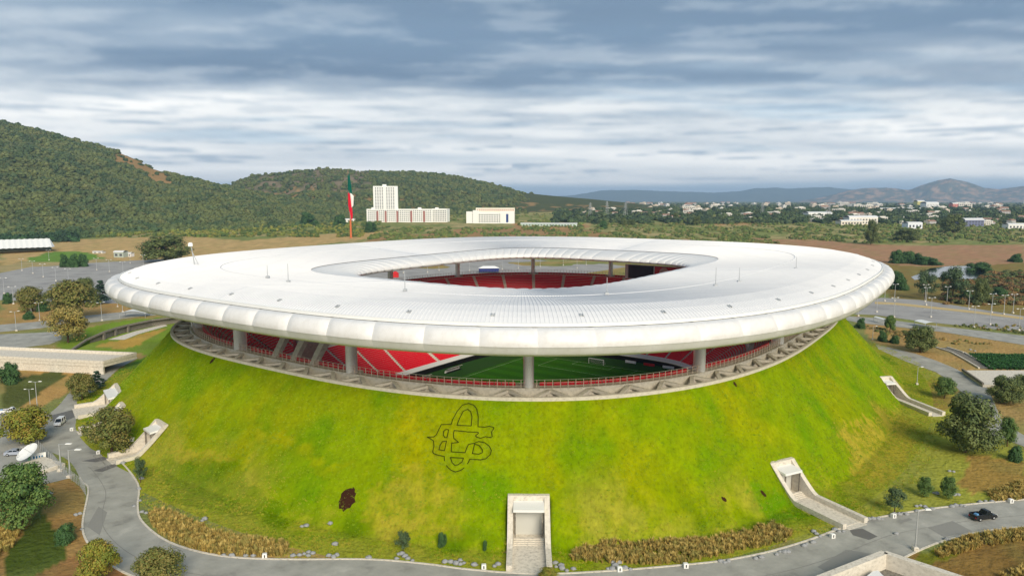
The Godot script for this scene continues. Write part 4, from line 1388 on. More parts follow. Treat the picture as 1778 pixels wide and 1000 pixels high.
func make_trees():
	var T := [
		["broadleaf", 40, 914, 88, 102, "big bright green tree beside the dry bank below the white dish"],
		["yellowing", 44, 772, 78, 60, "round yellow-green tree standing between the forecourt and the ring road"],
		["olive", 193, 790, 78, 78, "round olive-brown tree between two concrete entrances"],
		["olive", 142, 694, 44, 44, "olive tree at the edge of the road above the wide entrance"],
		["conifer", 168, 675, 20, 33, "small blue-green conifer beside the wide entrance"],
		["bush", 16, 665, 36, 32, "round green bush on the dry bank below the bridge"],
		["autumn", 117, 595, 66, 60, "yellowing loose tree on the lawn by the turning area"],
		["olive", 128, 555, 78, 66, "tallest brown-green tree in the clump by the parking lot"],
		["olive", 55, 541, 48, 42, "low spreading brown-green tree next to the tall clump"],
		["bush", 13, 527, 18, 18, "round green bush at the edge of the lot"],
		["conifer", 175, 527, 22, 44, "dark conifer standing alone by the parking lot"],
		["dark", 147, 520, 30, 38, "dark pointed tree behind the tall clump"],
		["bush", 75, 540, 26, 18, "bright green shrub under the tall clump"],
		["bush", 49, 554, 20, 13, "small dark shrub on the verge"],
		["dark", 286, 455, 76, 46, "large round dark tree beyond the roof edge"],
		["bush", 112, 464, 18, 22, "first of three dark bushes in a row in the lot"],
		["bush", 127, 464, 20, 22, "middle one of three dark bushes in a row in the lot"],
		["bush", 143, 463, 20, 21, "last of three dark bushes in a row in the lot"],
		["yellowing", 174, 1012, 64, 66, "yellow-green tree at the lower edge of the ring road"],
		["olive", 277, 1022, 78, 62, "brown-green tree rising in front of the ring road"],
		["bush", 113, 940, 36, 28, "dark green round bush on the kerb of the ring road"],
		["airy", 243, 838, 22, 42, "thin young tree at the foot of the mound by the road bend"],
		["dark", 1676, 785, 90, 98, "largest dark tree on the lawn at the end of the long ramp"],
		["broadleaf", 1641, 692, 34, 36, "small round tree inside a curved bed by the road"],
		["dark", 1598, 612, 46, 46, "large round dark tree on the dry verge by the road"],
		["broadleaf", 1546, 576, 19, 28, "upright green tree beside the access road"],
		["bush", 1533, 593, 18, 17, "round green bush before the dry verge"],
		["bush", 1554, 596, 17, 13, "low green shrub next to the round bush"],
		["bush", 1495, 570, 17, 17, "round bush against the edge of the mound"],
		["dark", 1742, 700, 52, 46, "dark bushy tree by the concrete platform"],
		["dark", 1776, 690, 36, 38, "dark tree past the concrete platform"],
		["broadleaf", 1750, 775, 28, 48, "slim young tree between the two roads"],
		["bush", 1764, 800, 25, 25, "small green bush on the lawn near the road"],
		["broadleaf", 1606, 862, 23, 32, "young dark tree beside pale rocks on the lawn"],
		["broadleaf", 1647, 866, 25, 36, "young dark tree on a thin stem in a mulch ring"],
		["airy", 1554, 892, 36, 44, "sparse brownish sapling near the road rocks"],
		["bush", 1561, 503, 30, 30, "green bush in front of the pond"],
		["airy", 1607, 520, 38, 50, "spreading tree on the near bank of the pond"],
		["airy", 1655, 520, 46, 56, "taller spreading tree in front of the pond water"],
		["dark", 1704, 528, 26, 44, "upright dark tree beside the pond's brown scrub"],
		["bush", 1680, 520, 22, 14, "low dark bush under the pond trees"],
		["bush", 1738, 518, 30, 18, "rounded dark bush in the brown scrub"],
		["bush", 1560, 457, 30, 22, "left half of the green thicket on the red soil"],
		["bush", 1583, 457, 34, 20, "right half of the green thicket on the red soil"],
		["bush", 1612, 460, 40, 14, "low yellow-green thicket beside the pond"],
		["bush", 1700, 470, 40, 14, "green shrubs at the far end of the pond"],
		["bush", 1765, 455, 22, 14, "green shrub at the edge of the red soil"],
		["dark", 1513, 425, 22, 44, "tall dark tree in the green scrub before the town"],
		["dark", 1573, 420, 40, 24, "wide dark tree in the scrub before the town"],
		["dark", 1655, 405, 40, 34, "dark tree pair beside the blue-roofed shed"],
		["dark", 1173, 387, 12, 18, "dark round tree standing alone on the plain"],
		["conifer", 1194, 391, 6, 14, "small dark cypress on the plain"],
		["dark", 1210, 391, 14, 16, "dark tree group on the plain"],
		["bush", 1048, 397, 16, 14, "round green tree on the red strip behind the roof"],
		["dark", 1083, 392, 12, 14, "first of two grey-green trees by the pylons"],
		["dark", 1097, 392, 14, 12, "second of two grey-green trees by the pylons"],
		["bush", 535, 391, 30, 22, "bright green tree on the edge of the wood"],
		["bush", 590, 391, 22, 18, "green tree beside the flagpole"],
		["bush", 644, 403, 22, 18, "dark shrub on the plain below the tower"],
		["bush", 768, 948, 16, 22, "small dark shrub on the mound foot"],
		["airy", 700, 958, 26, 34, "bare pale sapling in a ring of rocks"],
		["bush", 842, 955, 8, 16, "tiny upright shrub by the central entrance"],
		["yellowing", 952, 1012, 36, 22, "yellow-green shrub at the mouth of the central entrance"],
	]
	for t in T: tree(t[0], t[1], t[2], t[3], t[4], t[5], "", "bush" if t[0] == "bush" else "")
	# scrub, wood and garden trees too many to count
	var blobs := [blob_mesh(201), blob_mesh(202), blob_mesh(203)]
	var mk := func(called: String, label: String, n: int, us: Vector2, vs: Vector2, size: Vector2, shades: Array, thr: float, avoid: Array, cat: String):
		var xf := [[], [], []]
		var cl := [[], [], []]
		var tries := 0
		var got := 0
		while got < n and tries < n * 6:
			tries += 1
			var u := rng.randf_range(us.x, us.y)
			var v := rng.randf_range(vs.x, vs.y)
			var skip := false
			for a in avoid:
				if Geometry2D.is_point_in_polygon(Vector2(u, v), a): skip = true
			if skip: continue
			var p := plain_hit(u, v)
			if nz.get_noise_2d(p.x * 2.6 + 40, p.z * .7) < thr + rng.randf_range(-.12, .12): continue
			var s := rng.randf_range(size.x, size.y)
			var t := rng.randi() % 3
			xf[t].append(Transform3D(Basis(Vector3.UP, rng.randf() * TAU).scaled(Vector3(s, s * rng.randf_range(.55, .95), s)), p - Vector3(0, s * .08, 0)))
			var c: Color = shades[rng.randi() % shades.size()]
			var gv := rng.randf_range(.75, 1.2)
			cl[t].append(Color(c.r * gv, c.g * gv, c.b * gv))
			got += 1
		for t in 3: multi(called, blobs[t], M.leaf, xf[t], cl[t], label, null, cat)
	var red := PackedVector2Array([Vector2(1290, 412), Vector2(1500, 422), Vector2(1800, 422), Vector2(1800, 462), Vector2(1560, 464), Vector2(1430, 432)])
	var apt := PackedVector2Array([Vector2(630, 386), Vector2(790, 384), Vector2(900, 386), Vector2(900, 398), Vector2(630, 394)])
	mk.call("scrub", "low green scrub over the plain before the town", 9000, Vector2(640, 1800), Vector2(372, 424), Vector2(1.6, 5.5), [lin(104, 124, 58), lin(122, 134, 66), lin(90, 110, 54), lin(134, 130, 74)], .0, [red, apt], "scrub")
	mk.call("scrub", "green and yellow scrub at the foot of the wooded hill", 2600, Vector2(90, 660), Vector2(386, 412), Vector2(2.0, 6.5), [lin(96, 116, 50), lin(124, 132, 56), lin(80, 102, 48), lin(140, 138, 62)], -.1, [], "scrub")
	mk.call("scrub", "brown and green scrub round the pond", 900, Vector2(1640, 1800), Vector2(474, 530), Vector2(1.5, 4.5), [lin(112, 88, 50), lin(96, 100, 50), lin(128, 100, 56), lin(80, 92, 46)], -.25, [PackedVector2Array([Vector2(1580, 460), Vector2(1725, 460), Vector2(1715, 478), Vector2(1690, 489), Vector2(1580, 488)])], "scrub")
	mk.call("scrub", "patchy low growth on the dry lots and verges", 900, Vector2(1490, 1800), Vector2(565, 662), Vector2(.5, 1.6), [lin(120, 122, 60), lin(150, 128, 70), lin(96, 108, 52)], .1, [PackedVector2Array([Vector2(1465, 545), Vector2(1800, 583), Vector2(1800, 610), Vector2(1465, 560)]), PackedVector2Array([Vector2(1515, 595), Vector2(1626, 624), Vector2(1710, 664), Vector2(1740, 735), Vector2(1800, 760), Vector2(1800, 790), Vector2(1600, 700), Vector2(1520, 605)])], "scrub")
	mk.call("town_trees", "dark belt of trees among the houses of the town", 5200, Vector2(960, 1800), Vector2(352.5, 389), Vector2(7, 15), [lin(62, 82, 48), lin(74, 94, 54), lin(56, 74, 48), lin(86, 100, 58)], .04, [], "trees")
	mk.call("wood", "dark green wood along the foot of the long hill", 900, Vector2(-60, 130), Vector2(408, 420), Vector2(7, 13), [lin(44, 74, 38), lin(52, 84, 42), lin(40, 66, 36)], -.9, [], "trees")
func plain_hit(u: float, v: float) -> Vector3:          # like hit(), for the open plain only
	var d := ray(u, v)
	var lo := 300.0
	var hi := 14000.0
	for i in 26:
		var m := (lo + hi) * .5
		var q := Vector3(0, EYE, 0) + d * m
		if q.y > terr(q.x, q.z): lo = m
		else: hi = m
	var p := Vector3(0, EYE, 0) + d * lo
	return p

func tuft_mesh(seed_: int) -> ArrayMesh:
	var r := RandomNumberGenerator.new()
	r.seed = seed_
	var b := MB.new()
	for i in 26:
		var a := r.randf() * TAU
		var o := Vector3(cos(a), 0, sin(a)) * r.randf() * .22
		var lean := Vector3(cos(a), 0, sin(a)) * r.randf_range(.1, .55)
		var h := r.randf_range(.7, 1.1)
		var w := Vector3(-sin(a), 0, cos(a)) * .07
		var m := o + lean * .4 + Vector3(0, h * .6, 0)
		var s := r.randf_range(.8, 1.2)
		b.col = Color(s, s, s)
		b.quad(o - w, o + w, m + w * .8, m - w * .8)
		b.tri(m - w * .8, m + w * .8, o + lean + Vector3(0, h, 0))
	return b.mesh()
func make_grass_beds():
	var beds := [
		[[[257, 896], [268, 889], [291, 888], [329, 907], [380, 927], [450, 937], [497, 945], [497, 965], [450, 966], [380, 965], [330, 952], [285, 935], [262, 912]], "long curved bed of tall golden grass along the road bend"],
		[[[991, 966], [1010, 952], [1047, 944], [1159, 941], [1244, 936], [1300, 924], [1339, 909], [1350, 912], [1375, 926], [1368, 940], [1320, 950], [1272, 961], [1187, 978], [1131, 982], [1047, 978], [993, 974]], "long bed of tall golden grass between the central entrance and the stair ramp"],
		[[[1713, 856], [1778, 838], [1800, 836], [1800, 866], [1722, 872]], "golden grass bed on the lawn edge by the pickup"],
		[[[1622, 967], [1640, 948], [1700, 930], [1778, 920], [1800, 918], [1800, 936], [1700, 952], [1640, 970]], "golden grass bed on the far kerb of the road below the pickup"],
		[[[1735, 1005], [1778, 985], [1820, 980], [1820, 1010]], "tip of a golden grass bed at the bottom of the bank"],
		[[[0, 918], [40, 912], [20, 950], [-20, 985], [-30, 930]], "golden grass strip on the bank under the big bright tree"],
	]
	var tufts := [tuft_mesh(1), tuft_mesh(2)]
	for bd in beds:
		var poly := PackedVector2Array()
		for p in bd[0]:
			var w := hit(p[0], p[1])
			poly.append(Vector2(w.x, w.z))
		var bb := Rect2(poly[0], Vector2.ZERO)
		for p in poly: bb = bb.expand(p)
		var xf := []
		var cl := []
		var n := int(bb.get_area() * 4.2)
		for i in n:
			var q := Vector2(rng.randf_range(bb.position.x, bb.end.x), rng.randf_range(bb.position.y, bb.end.y))
			if not Geometry2D.is_point_in_polygon(q, poly): continue
			var s := rng.randf_range(.7, 1.35)
			xf.append(Transform3D(Basis(Vector3.UP, rng.randf() * TAU).scaled(Vector3(s, s * rng.randf_range(.7, 1.1), s)), gp(q.x, q.y)))
			var c: Color = [lin(184, 158, 82), lin(198, 174, 98), lin(164, 142, 70), lin(150, 140, 70)][rng.randi() % 4]
			cl.append(c)
		multi("tall_grass", tufts[0], M.leaf, xf, cl, bd[1], null, "grass")
	# dark green crop in the plot beyond the road
	var poly := PackedVector2Array()
	for p in [[1683, 616], [1778, 618], [1800, 620], [1800, 643], [1720, 642]]:
		var w := G(p[0], p[1])
		poly.append(Vector2(w.x, w.z))
	var bb := Rect2(poly[0], Vector2.ZERO)
	for p in poly: bb = bb.expand(p)
	var xf := []
	var cl := []
	for i in int(bb.get_area() * 2.0):
		var q := Vector2(rng.randf_range(bb.position.x, bb.end.x), rng.randf_range(bb.position.y, bb.end.y))
		if not Geometry2D.is_point_in_polygon(q, poly): continue
		var s := rng.randf_range(1.0, 1.6)
		xf.append(Transform3D(Basis(Vector3.UP, rng.randf() * TAU).scaled(Vector3(s, s * .8, s)), Vector3(q.x, 0, q.y)))
		cl.append([lin(44, 96, 36), lin(52, 108, 42), lin(40, 84, 34)][rng.randi() % 3])
	multi("tall_grass", tufts[1], M.leaf, xf, cl, "dense dark green planted plot beside the concrete platform", null, "grass")

func make_turf():
	var b := MB.new()
	var r := RandomNumberGenerator.new()
	r.seed = 5
	for i in 9:
		var a := r.randf() * TAU
		var o := Vector3(r.randf_range(-.5, .5), 0, r.randf_range(-.5, .5))
		var w := Vector3(cos(a), 0, sin(a)) * .09
		var t := o + Vector3(r.randf_range(-.25, .25), r.randf_range(.35, .8), r.randf_range(-.25, .25))
		b.tri(o - w, o + w, t)
	var xf := []
	var cl := []
	var tints := [lin(140, 164, 8), lin(120, 150, 4), lin(158, 160, 14), lin(104, 142, 6), lin(176, 164, 48)]
	for i in 120000:
		var fr := rng.randf()
		var e := sup(RIM_L, RIM_S, A(fr), 0)
		var dir := Vector3(e.x - XC, 0, e.z + DC).normalized()
		if dir.z < -.35: continue                         # the far flank is out of sight behind the roof
		var t := pow(rng.randf(), .8) * 33.0 + .5
		var p := e + dir * t
		var bad := false
		for c in cuts:
			var rel := Vector2(p.x - c.m.x, p.z - c.m.y)
			var al: float = rel.dot(c.dir)
			if al > -3.5 and al < c.len + .9 and absf(rel.dot(c.dir.orthogonal())) < c.hw + .8: bad = true
		if bad: continue
		p.y = mound_h(t) - .05
		if road_poly.size() > 0 and t > 22.0 and Geometry2D.is_point_in_polygon(Vector2(p.x, p.z), road_poly): continue
		var clump := nz.get_noise_2d(p.x * 9.0, p.z * 9.0)
		if clump < rng.randf_range(-.5, .2): continue
		var s := rng.randf_range(.25, .6)
		xf.append(Transform3D(Basis(Vector3.UP, rng.randf() * TAU).scaled(Vector3(s, s * .8, s)), p))
		var m := nz2.get_noise_2d(p.x * 5.0, p.z * 5.0)
		var c: Color = tints[0 if rng.randf() < .4 else rng.randi() % 4]
		if t + m * 14.0 > 19.0 and rng.randf() < .45: c = tints[4]
		cl.append(c)
	multi("turf", b.mesh(), M.leaf, xf, cl, "uneven tufts of grass growing all over the mound", null, "grass")

func make_small_things():
	# lamps
	var l2 := make_lamp("street_lamp", "twin-headed lamp post in the big parking lot behind the stadium", "lamps of the big parking lot", 2, 10.5)
	var first := true
	for q in [[37, 470], [56, 475], [74, 481], [96, 488], [118, 491], [167, 469], [189, 472], [213, 476], [6, 510], [22, 528], [84, 452], [225, 457], [248, 462], [670, 470], [742, 473], [762, 470], [872, 468], [900, 466], [938, 463], [978, 461], [1002, 466], [1018, 460], [815, 470], [700, 474]]:
		var p := hit(q[0], q[1])
		var turn := 0.4
		if first: l2.position = p; first = false
		else: copy(l2, "street_lamp", p, turn)
	for q in [[1537, 523], [1554, 523], [1607, 524], [1609, 530], [1645, 528], [1683, 537], [1723, 543], [1744, 546], [1760, 544], [1523, 542], [1553, 551], [1491, 549], [1617, 551], [1720, 564], [1692, 569], [1770, 574]]:
		copy(l2, "street_lamp", hit(q[0], q[1]), .2, Vector3.ONE, "twin-headed lamp post on a concrete foot in the lot below the pond", "lamps of the lot below the pond")
	for q in [[53, 543], [68, 557], [27, 575], [176, 557], [203, 533], [212, 542]]:
		copy(l2, "street_lamp", hit(q[0], q[1]), .9, Vector3.ONE * .9, "twin-headed lamp post along the road behind the curved wall", "lamps along the back road")
	copy(l2, "street_lamp", hit(64, 712), .1, Vector3.ONE * .82, "twin-headed lamp post at the corner of forecourt and dry bank")
	copy(l2, "street_lamp", hit(52, 713), .1, Vector3.ONE * .62, "shorter lamp post at the corner of forecourt and dry bank")
	var l1 := make_lamp("street_lamp", "white lamp post at the road corner by the concrete portal", "", 1, 7.6)
	l1.position = hit(1590, 956)
	copy(l1, "street_lamp", hit(1516, 590), 0, Vector3.ONE * .8, "single lamp post beside the edge of the mound")
	copy(l1, "street_lamp", hit(56, 772), 0, Vector3.ONE * .7, "small lamp post under the yellow-green tree")
	copy(l1, "gate_post", hit(105, 818), 0, Vector3(1.3, .85, 1.3), "tall white gate post further from the dry bank")
	copy(l1, "gate_post", hit(121, 829), 0, Vector3(1.3, .85, 1.3), "tall white gate post nearer the dry bank")
	copy(l1, "street_lamp", G(1593, 668, 0), 0, Vector3.ONE * .8, "lone lamp post on the lawn above the long ramp")
	# mesh fence beside the ring road
	var fpx := [[60, 772], [80, 795], [104, 820], [121, 832], [138, 845], [149, 862]]
	var ft := thing("mesh_fence", "thin grey mesh fence between forecourt and ring road", "fence", hit(60, 772))
	for i in fpx.size() - 1:
		var a := hit(fpx[i][0], fpx[i][1]) - ft.position
		var c := hit(fpx[i + 1][0], fpx[i + 1][1]) - ft.position
		var b := MB.new()
		var n := 6
		for k in n:
			var p := a.lerp(c, k / float(n))
			b.tube(p, p + Vector3(0, 2.2, 0), .05, .05, 6)
		part("posts", b.mesh(), M.galv, ft)
		var w := MB.new()
		for y in [.2, .6, 1.0, 1.4, 1.8, 2.15]: w.tube(a + Vector3(0, y, 0), c + Vector3(0, y, 0), .022, .022, 4, false)
		part("wire", w.mesh(), M.galv, ft)
	# vehicles
	var pd := G(1729, 893) - G(1686, 899)
	car("pickup", "black open-bed pickup driving on the ring road", "pickup", G(1708, 901), atan2(-pd.z, pd.x), Color(.03, .032, .038), "pickup")
	car("car", "small white van with dark windscreen on wet road", "van", G(103, 737), -PI * .42, Color(.9, .9, .9), "van")
	car("car", "silver sedan parked behind the white dish", "car", G(26, 790), .2, Color(.62, .65, .7), "sedan")
	car("pickup", "white pickup parked by the dry bank", "pickup", G(16, 718), .25, Color(.88, .88, .88), "pickup")
	# satellite dish
	var dp := G(50, 806)
	var dt := thing("satellite_dish", "big white dish antenna on a green pedestal in the forecourt", "antenna", dp, -.5)
	var dish := PackedVector3Array()
	for i in 9:
		for j in 32:
			var r := 2.5 * i / 8.0
			var a := TAU * j / 32.0
			dish.append(Basis(Vector3.RIGHT, .62) * Vector3(r * cos(a), r * r * .09, r * sin(a)) + Vector3(0, 2.7, 0))
	part("reflector", grid_mesh(dish, 9, 32, PackedColorArray(), true), M.white, dt)
	var pb := MB.new()
	pb.tube(Vector3.ZERO, Vector3(0, 2.6, 0), .35, .22, 10)
	pb.box(Vector3(0, .15, 0), Vector3(1.8, .3, 1.8))
	part("pedestal", pb.mesh(), mat(.32, .5, .4, .6), dt)
	var fd := MB.new()
	for a in [0.0, 2.1, 4.2]: fd.tube(Basis(Vector3.RIGHT, .62) * Vector3(2.35 * cos(a), .5, 2.35 * sin(a)) + Vector3(0, 2.7, 0), Basis(Vector3.RIGHT, .62) * Vector3(0, 2.6, 0) + Vector3(0, 2.7, 0), .05, .05, 5)
	part("feed_support", fd.mesh(), M.galv, dt)
	var bn := thing("banner", "white banner with blue lettering leaning by the dish", "banner", G(66, 799), .45)
	var bb := MB.new()
	bb.box(Vector3(0, .9, 0), Vector3(3.0, 1.7, .12), 0, 1.0, Basis(Vector3.RIGHT, -.35))
	part("panel", bb.mesh(), M.white, bn)
	var bl := MB.new()
	for i in 4:
		var x := -.9 + i * .55
		bl.box(Vector3(x, .82, .1), Vector3(.34, .62, .03), 0, 1.0, Basis(Vector3.RIGHT, -.35))
	part("print", bl.mesh(), mat(.1, .4, .55, .7), bn)
	var lb := thing("loading_dock", "low pale concrete platform under the dish antenna", "platform", G(70, 812))
	var lbm := MB.new()
	lbm.cbox(Vector3(0, .45, 0), Vector3(9, 1.0, 6), -.5, .1)
	part("slab", lbm.mesh(), M.concrete, lb)
	# rocks along the road
	var rocks := [[213, 805], [245, 832], [240, 850], [243, 870], [232, 880], [245, 890], [252, 892], [355, 902], [350, 905], [387, 965], [402, 966], [427, 966], [439, 966], [524, 915], [531, 914], [509, 966], [519, 965], [528, 963], [535, 960], [543, 962], [534, 966], [570, 966], [578, 968], [584, 965], [641, 970], [581, 946], [688, 971], [692, 963], [698, 963], [703, 967], [708, 971], [716, 974], [573, 910], [773, 977], [783, 977], [792, 979], [799, 974], [805, 979], [799, 981], [824, 982], [859, 984], [866, 981], [965, 979], [965, 985], [974, 983], [975, 988], [985, 992], [996, 989], [1065, 978], [1075, 978], [1068, 983], [1055, 989], [1064, 989], [1086, 988], [1095, 990], [1252, 976], [1259, 978], [1266, 976], [1313, 971], [1322, 969], [1413, 924], [1418, 928], [1426, 933], [1397, 949], [1402, 946], [1412, 943], [1349, 964], [1355, 959], [1363, 960], [1368, 960], [1451, 921], [1458, 924], [1466, 924], [1509, 902], [1516, 902], [1526, 902], [1532, 902], [1554, 894], [1562, 894], [1569, 892], [1574, 894], [1592, 880], [1600, 879], [1607, 881], [1612, 884], [1620, 885], [1592, 889], [1622, 857], [1627, 858], [1657, 860], [1665, 860], [1655, 881], [1660, 879], [1670, 879], [1675, 880], [1704, 873], [1713, 871], [1723, 872], [1649, 819], [1657, 820], [1557, 928], [1645, 938], [130, 895], [137, 893], [141, 920], [86, 858], [1716, 700], [1722, 712], [1652, 612], [1686, 608], [1694, 610]]
	var rm := []
	for k in 5:
		var f := FastNoiseLite.new()
		f.seed = 300 + k; f.frequency = 1.1
		var pts := PackedVector3Array()
		for i in 7:
			for j in 9:
				var la := lerpf(-PI * .5, PI * .5, i / 6.0)
				var lo := TAU * j / 9.0
				var d := Vector3(cos(la) * cos(lo), sin(la) * .7, cos(la) * sin(lo))
				pts.append(d * (.5 + .32 * f.get_noise_3dv(d * 1.4)))
		rm.append(grid_mesh(pts, 7, 9, PackedColorArray(), true))
	for i in rocks.size():
		var p := hit(rocks[i][0] + rng.randf_range(-1, 1), rocks[i][1])
		var o := part("rock", rm[i % 5], M.stone)
		meta(o, "pale grey boulder in the planting along the road", "rock", "boulders along the ring road")
		var s := rng.randf_range(.6, 1.05)
		o.transform = Transform3D(Basis(Vector3.UP, rng.randf() * TAU).scaled(Vector3(s * 1.2, s, s)), p + Vector3(0, s * .2, 0))
	# white block lights on the kerb
	for q in [[459, 969, "by the end of the curved golden grass bed"], [840, 988, "beside the central entrance"], [1076, 992, "in front of the long golden grass bed"], [1191, 986, "near the middle of the long golden grass bed"], [1446, 934, "below the stair ramp"], [1552, 899, "just past the stair ramp"], [1756, 873, "by the pickup"], [229, 766, "beside the olive tree"], [170, 788, "at the mouth of the narrow entrance"], [124, 748, "at the corner of the wide entrance"], [1668, 686, "on the bend by the small round tree"], [43, 716, "by the white pickup"]]:
		var t := thing("block_light", "white cube light on the kerb " + q[2], "light", hit(q[0], q[1]), rng.randf() * .3)
		var b := MB.new()
		b.cbox(Vector3(0, .42, 0), Vector3(.8, .9, .7), 0, .1)
		part("block", b.mesh(), M.white, t)
		var s := MB.new()
		s.box(Vector3(0, .48, .36), Vector3(.18, .5, .04))
		part("slot", s.mesh(), M.black, t)
	# bare soil slips on the mound
	for q in [[602, 868, 3.9, 3.0, "dark landslip scar with white stones in the turf"], [368, 627, 1.6, .9, "small reddish bare patch high under the rim"], [1326, 858, 1.0, 1.0, "small dark bare patch near the stair ramp"], [1258, 868, .9, .8, "thin bare patch above the golden grass"], [1277, 668, .7, 1.0, "small dark slip just below the rim"]]:
		var c := hit(q[0], q[1])
		var b := MB.new()
		var pr := []
		for i in 22:
			var a := TAU * i / 22.0
			var r := 1.0 + rng.randf_range(-.16, .16) + .16 * sin(a * 2.0 + q[0])
			pr.append(gp(c.x + cos(a) * q[2] * .5 * r, c.z + sin(a) * q[3] * .5 * r, .13))
		for i in 22: b.tri(gp(c.x, c.z, .2), pr[(i + 1) % 22], pr[i])
		meta(part("bare_soil", b.mesh(), M.soil), q[4], "", "", "structure")

func make_concrete_works():
	# flyover beside the mound
	var bt := thing("bridge", "long pale concrete flyover with solid parapets left of the mound", "bridge", G(120, 628))
	var tl := G(-80, 603, 4.0)
	var tr := G(236, 617, 4.0)
	var br := G(178, 632, 4.0)
	var bl := G(-80, 619, 4.0)
	var off := bt.position
	var dk := MB.new()
	var dn := Vector3(0, -1.2, 0)
	dk.hexa([bl + dn - off, br + dn - off, tr + dn - off, tl + dn - off, bl - off, br - off, tr - off, tl - off])
	part("deck", dk.mesh(), M.concrete, bt)
	for e in [[bl, br], [tl, tr], [br, tr]]:
		var w := MB.new()
		w.beam(e[0] + Vector3(0, .55, 0) - off, e[1] + Vector3(0, .55, 0) - off, .4, 1.1)
		part("parapet", w.mesh(), M.concrete, bt)
	var ab := MB.new()
	var lo := Vector3(0, -4.2, 0)
	for k in 5:
		var p0 := bl.lerp(br, k / 4.0 - .02 * k) + Vector3(0, -1.2, -.6)
		ab.beam(p0 + Vector3(0, -3.0, 0) - off, p0 - off, 1.0, 1.4)
	ab.hexa([bl + lo - off + Vector3(0, 0, -.3), br + lo - off + Vector3(-.3, 0, -.3), br + lo - off + Vector3(-.3, 0, -1.2), bl + lo - off + Vector3(0, 0, -1.2), bl + dn - off + Vector3(0, 0, -.3), br + dn - off + Vector3(-.3, 0, -.3), br + dn - off + Vector3(-.3, 0, -1.2), bl + dn - off + Vector3(0, 0, -1.2)])
	part("abutment_wall", ab.mesh(), M.concrete, bt)
	# curved retaining wall with openings
	var cw := [[122, 610], [150, 598], [180, 590], [200, 583], [222, 577], [262, 568], [312, 561]]
	var ct := thing("retaining_wall", "curved retaining wall with a dark coping and square openings under a grass bank", "wall", G(180, 590))
	var bank := MB.new()
	bank.col = lin(118, 146, 46)
	for i in cw.size() - 1:
		var a := G(cw[i][0], cw[i][1]) - ct.position
		var c := G(cw[i + 1][0], cw[i + 1][1]) - ct.position
		var h0 := 3.2 * smoothstep(-.2, 2.0, float(i)) + .2
		var h1 := 3.2 * smoothstep(-.2, 2.0, float(i + 1)) + .2
		var b := MB.new()
		b.beam(a + Vector3(0, h0, 0), c + Vector3(0, h1, 0), .9, .7)
		part("coping", b.mesh(), M.dark_concrete, ct)
		var w := MB.new()
		var back := Vector3(-.6, 0, -1.6)
		w.quad(a + back, c + back, c + back + Vector3(0, h1, 0), a + back + Vector3(0, h0, 0))
		part("wall_face", w.mesh(), M.dark_concrete, ct)
		if i in [1, 2, 3]:
			var p := MB.new()
			p.beam(c + Vector3(0, -.2, 0), c + Vector3(0, h1, 0), 1.3, .8)
			part("pier", p.mesh(), M.dark_concrete, ct)
		bank.quad(a + Vector3(0, h0 + .2, -.4), c + Vector3(0, h1 + .2, -.4), c + Vector3(-2, -.1, -14), a + Vector3(-5, -.1, -12))
	var gb := part("grass_bank", bank.mesh(), M.grass, ct)
	# platform beyond the road
	var pt := thing("concrete_platform", "flat pale concrete platform beside the planted plot", "platform", G(1740, 660))
	var pm := MB.new()
	var q := [G(1708, 668, .9), G(1850, 668, .9), G(1850, 643, .9), G(1672, 643, .9)]
	var lowq := []
	for p in q: lowq.append(p - pt.position + Vector3(0, -1.0, 0))
	for p in q: lowq.append(p - pt.position)
	pm.hexa(lowq)
	part("slab", pm.mesh(), M.concrete, pt)
	var pw := MB.new()
	pw.beam(q[3] - pt.position + Vector3(0, .3, 0), q[0] - pt.position + Vector3(0, .3, 0), .6, .8)
	part("edge_wall", pw.mesh(), M.dark_concrete, pt)
	# drain beside it
	var dt := thing("drain", "dark sloping concrete drain leading to the platform", "drain", G(1680, 625))
	var dpx := [[1636, 604], [1664, 613], [1690, 627], [1714, 641]]
	for i in dpx.size() - 1:
		var a := G(dpx[i][0], dpx[i][1]) - dt.position
		var c := G(dpx[i + 1][0], dpx[i + 1][1]) - dt.position
		var x := (c - a).normalized().cross(Vector3.UP)
		var b := MB.new()
		b.quad(a - x * 2.2 + Vector3(0, .08, 0), c - x * 2.2 + Vector3(0, .08, 0), c + x * 2.2 + Vector3(0, .08, 0), a + x * 2.2 + Vector3(0, .08, 0))
		part("bed", b.mesh(), M.dark_concrete, dt)
		for s in [-1.0, 1.0]:
			var k := MB.new()
			k.beam(a + x * 2.4 * s + Vector3(0, .2, 0), c + x * 2.4 * s + Vector3(0, .2, 0), .5, .7)
			part("drain_wall", k.mesh(), M.concrete, dt)
	# portal of the underpass whose roof edge peaks at the frame's foot
	var ut := thing("underpass_portal", "pointed concrete underpass head with a white slab below the ring road", "portal", G(1537, 985))
	var ap := G(1537, 964, 2.2) - ut.position
	var lf := G(1400, 1018, 2.2) - ut.position
	var rt := G(1700, 1018, 2.2) - ut.position
	for e in [[ap, lf], [ap, rt]]:
		var b := MB.new()
		b.beam(e[0] + Vector3(0, -1.2, 0), e[1] + Vector3(0, -1.2, 0), 1.2, 3.6)
		part("wing_wall", b.mesh(), M.concrete, ut)
	var us := MB.new()
	var l3 := lf.lerp(ap, .75) + Vector3(.9, -.7, 1.2)
	us.hexa([l3 + Vector3(-8, -.4, 6.6), l3 + Vector3(.5, -.4, 4.5), l3 + Vector3(.5, -.4, 0), l3 + Vector3(-.4, -.4, .2), l3 + Vector3(-8, 0, 6.6), l3 + Vector3(.5, 0, 4.5), l3 + Vector3(.5, 0, 0), l3 + Vector3(-.4, 0, .2)])
	part("slab", us.mesh(), M.white, ut)
	var uf := MB.new()
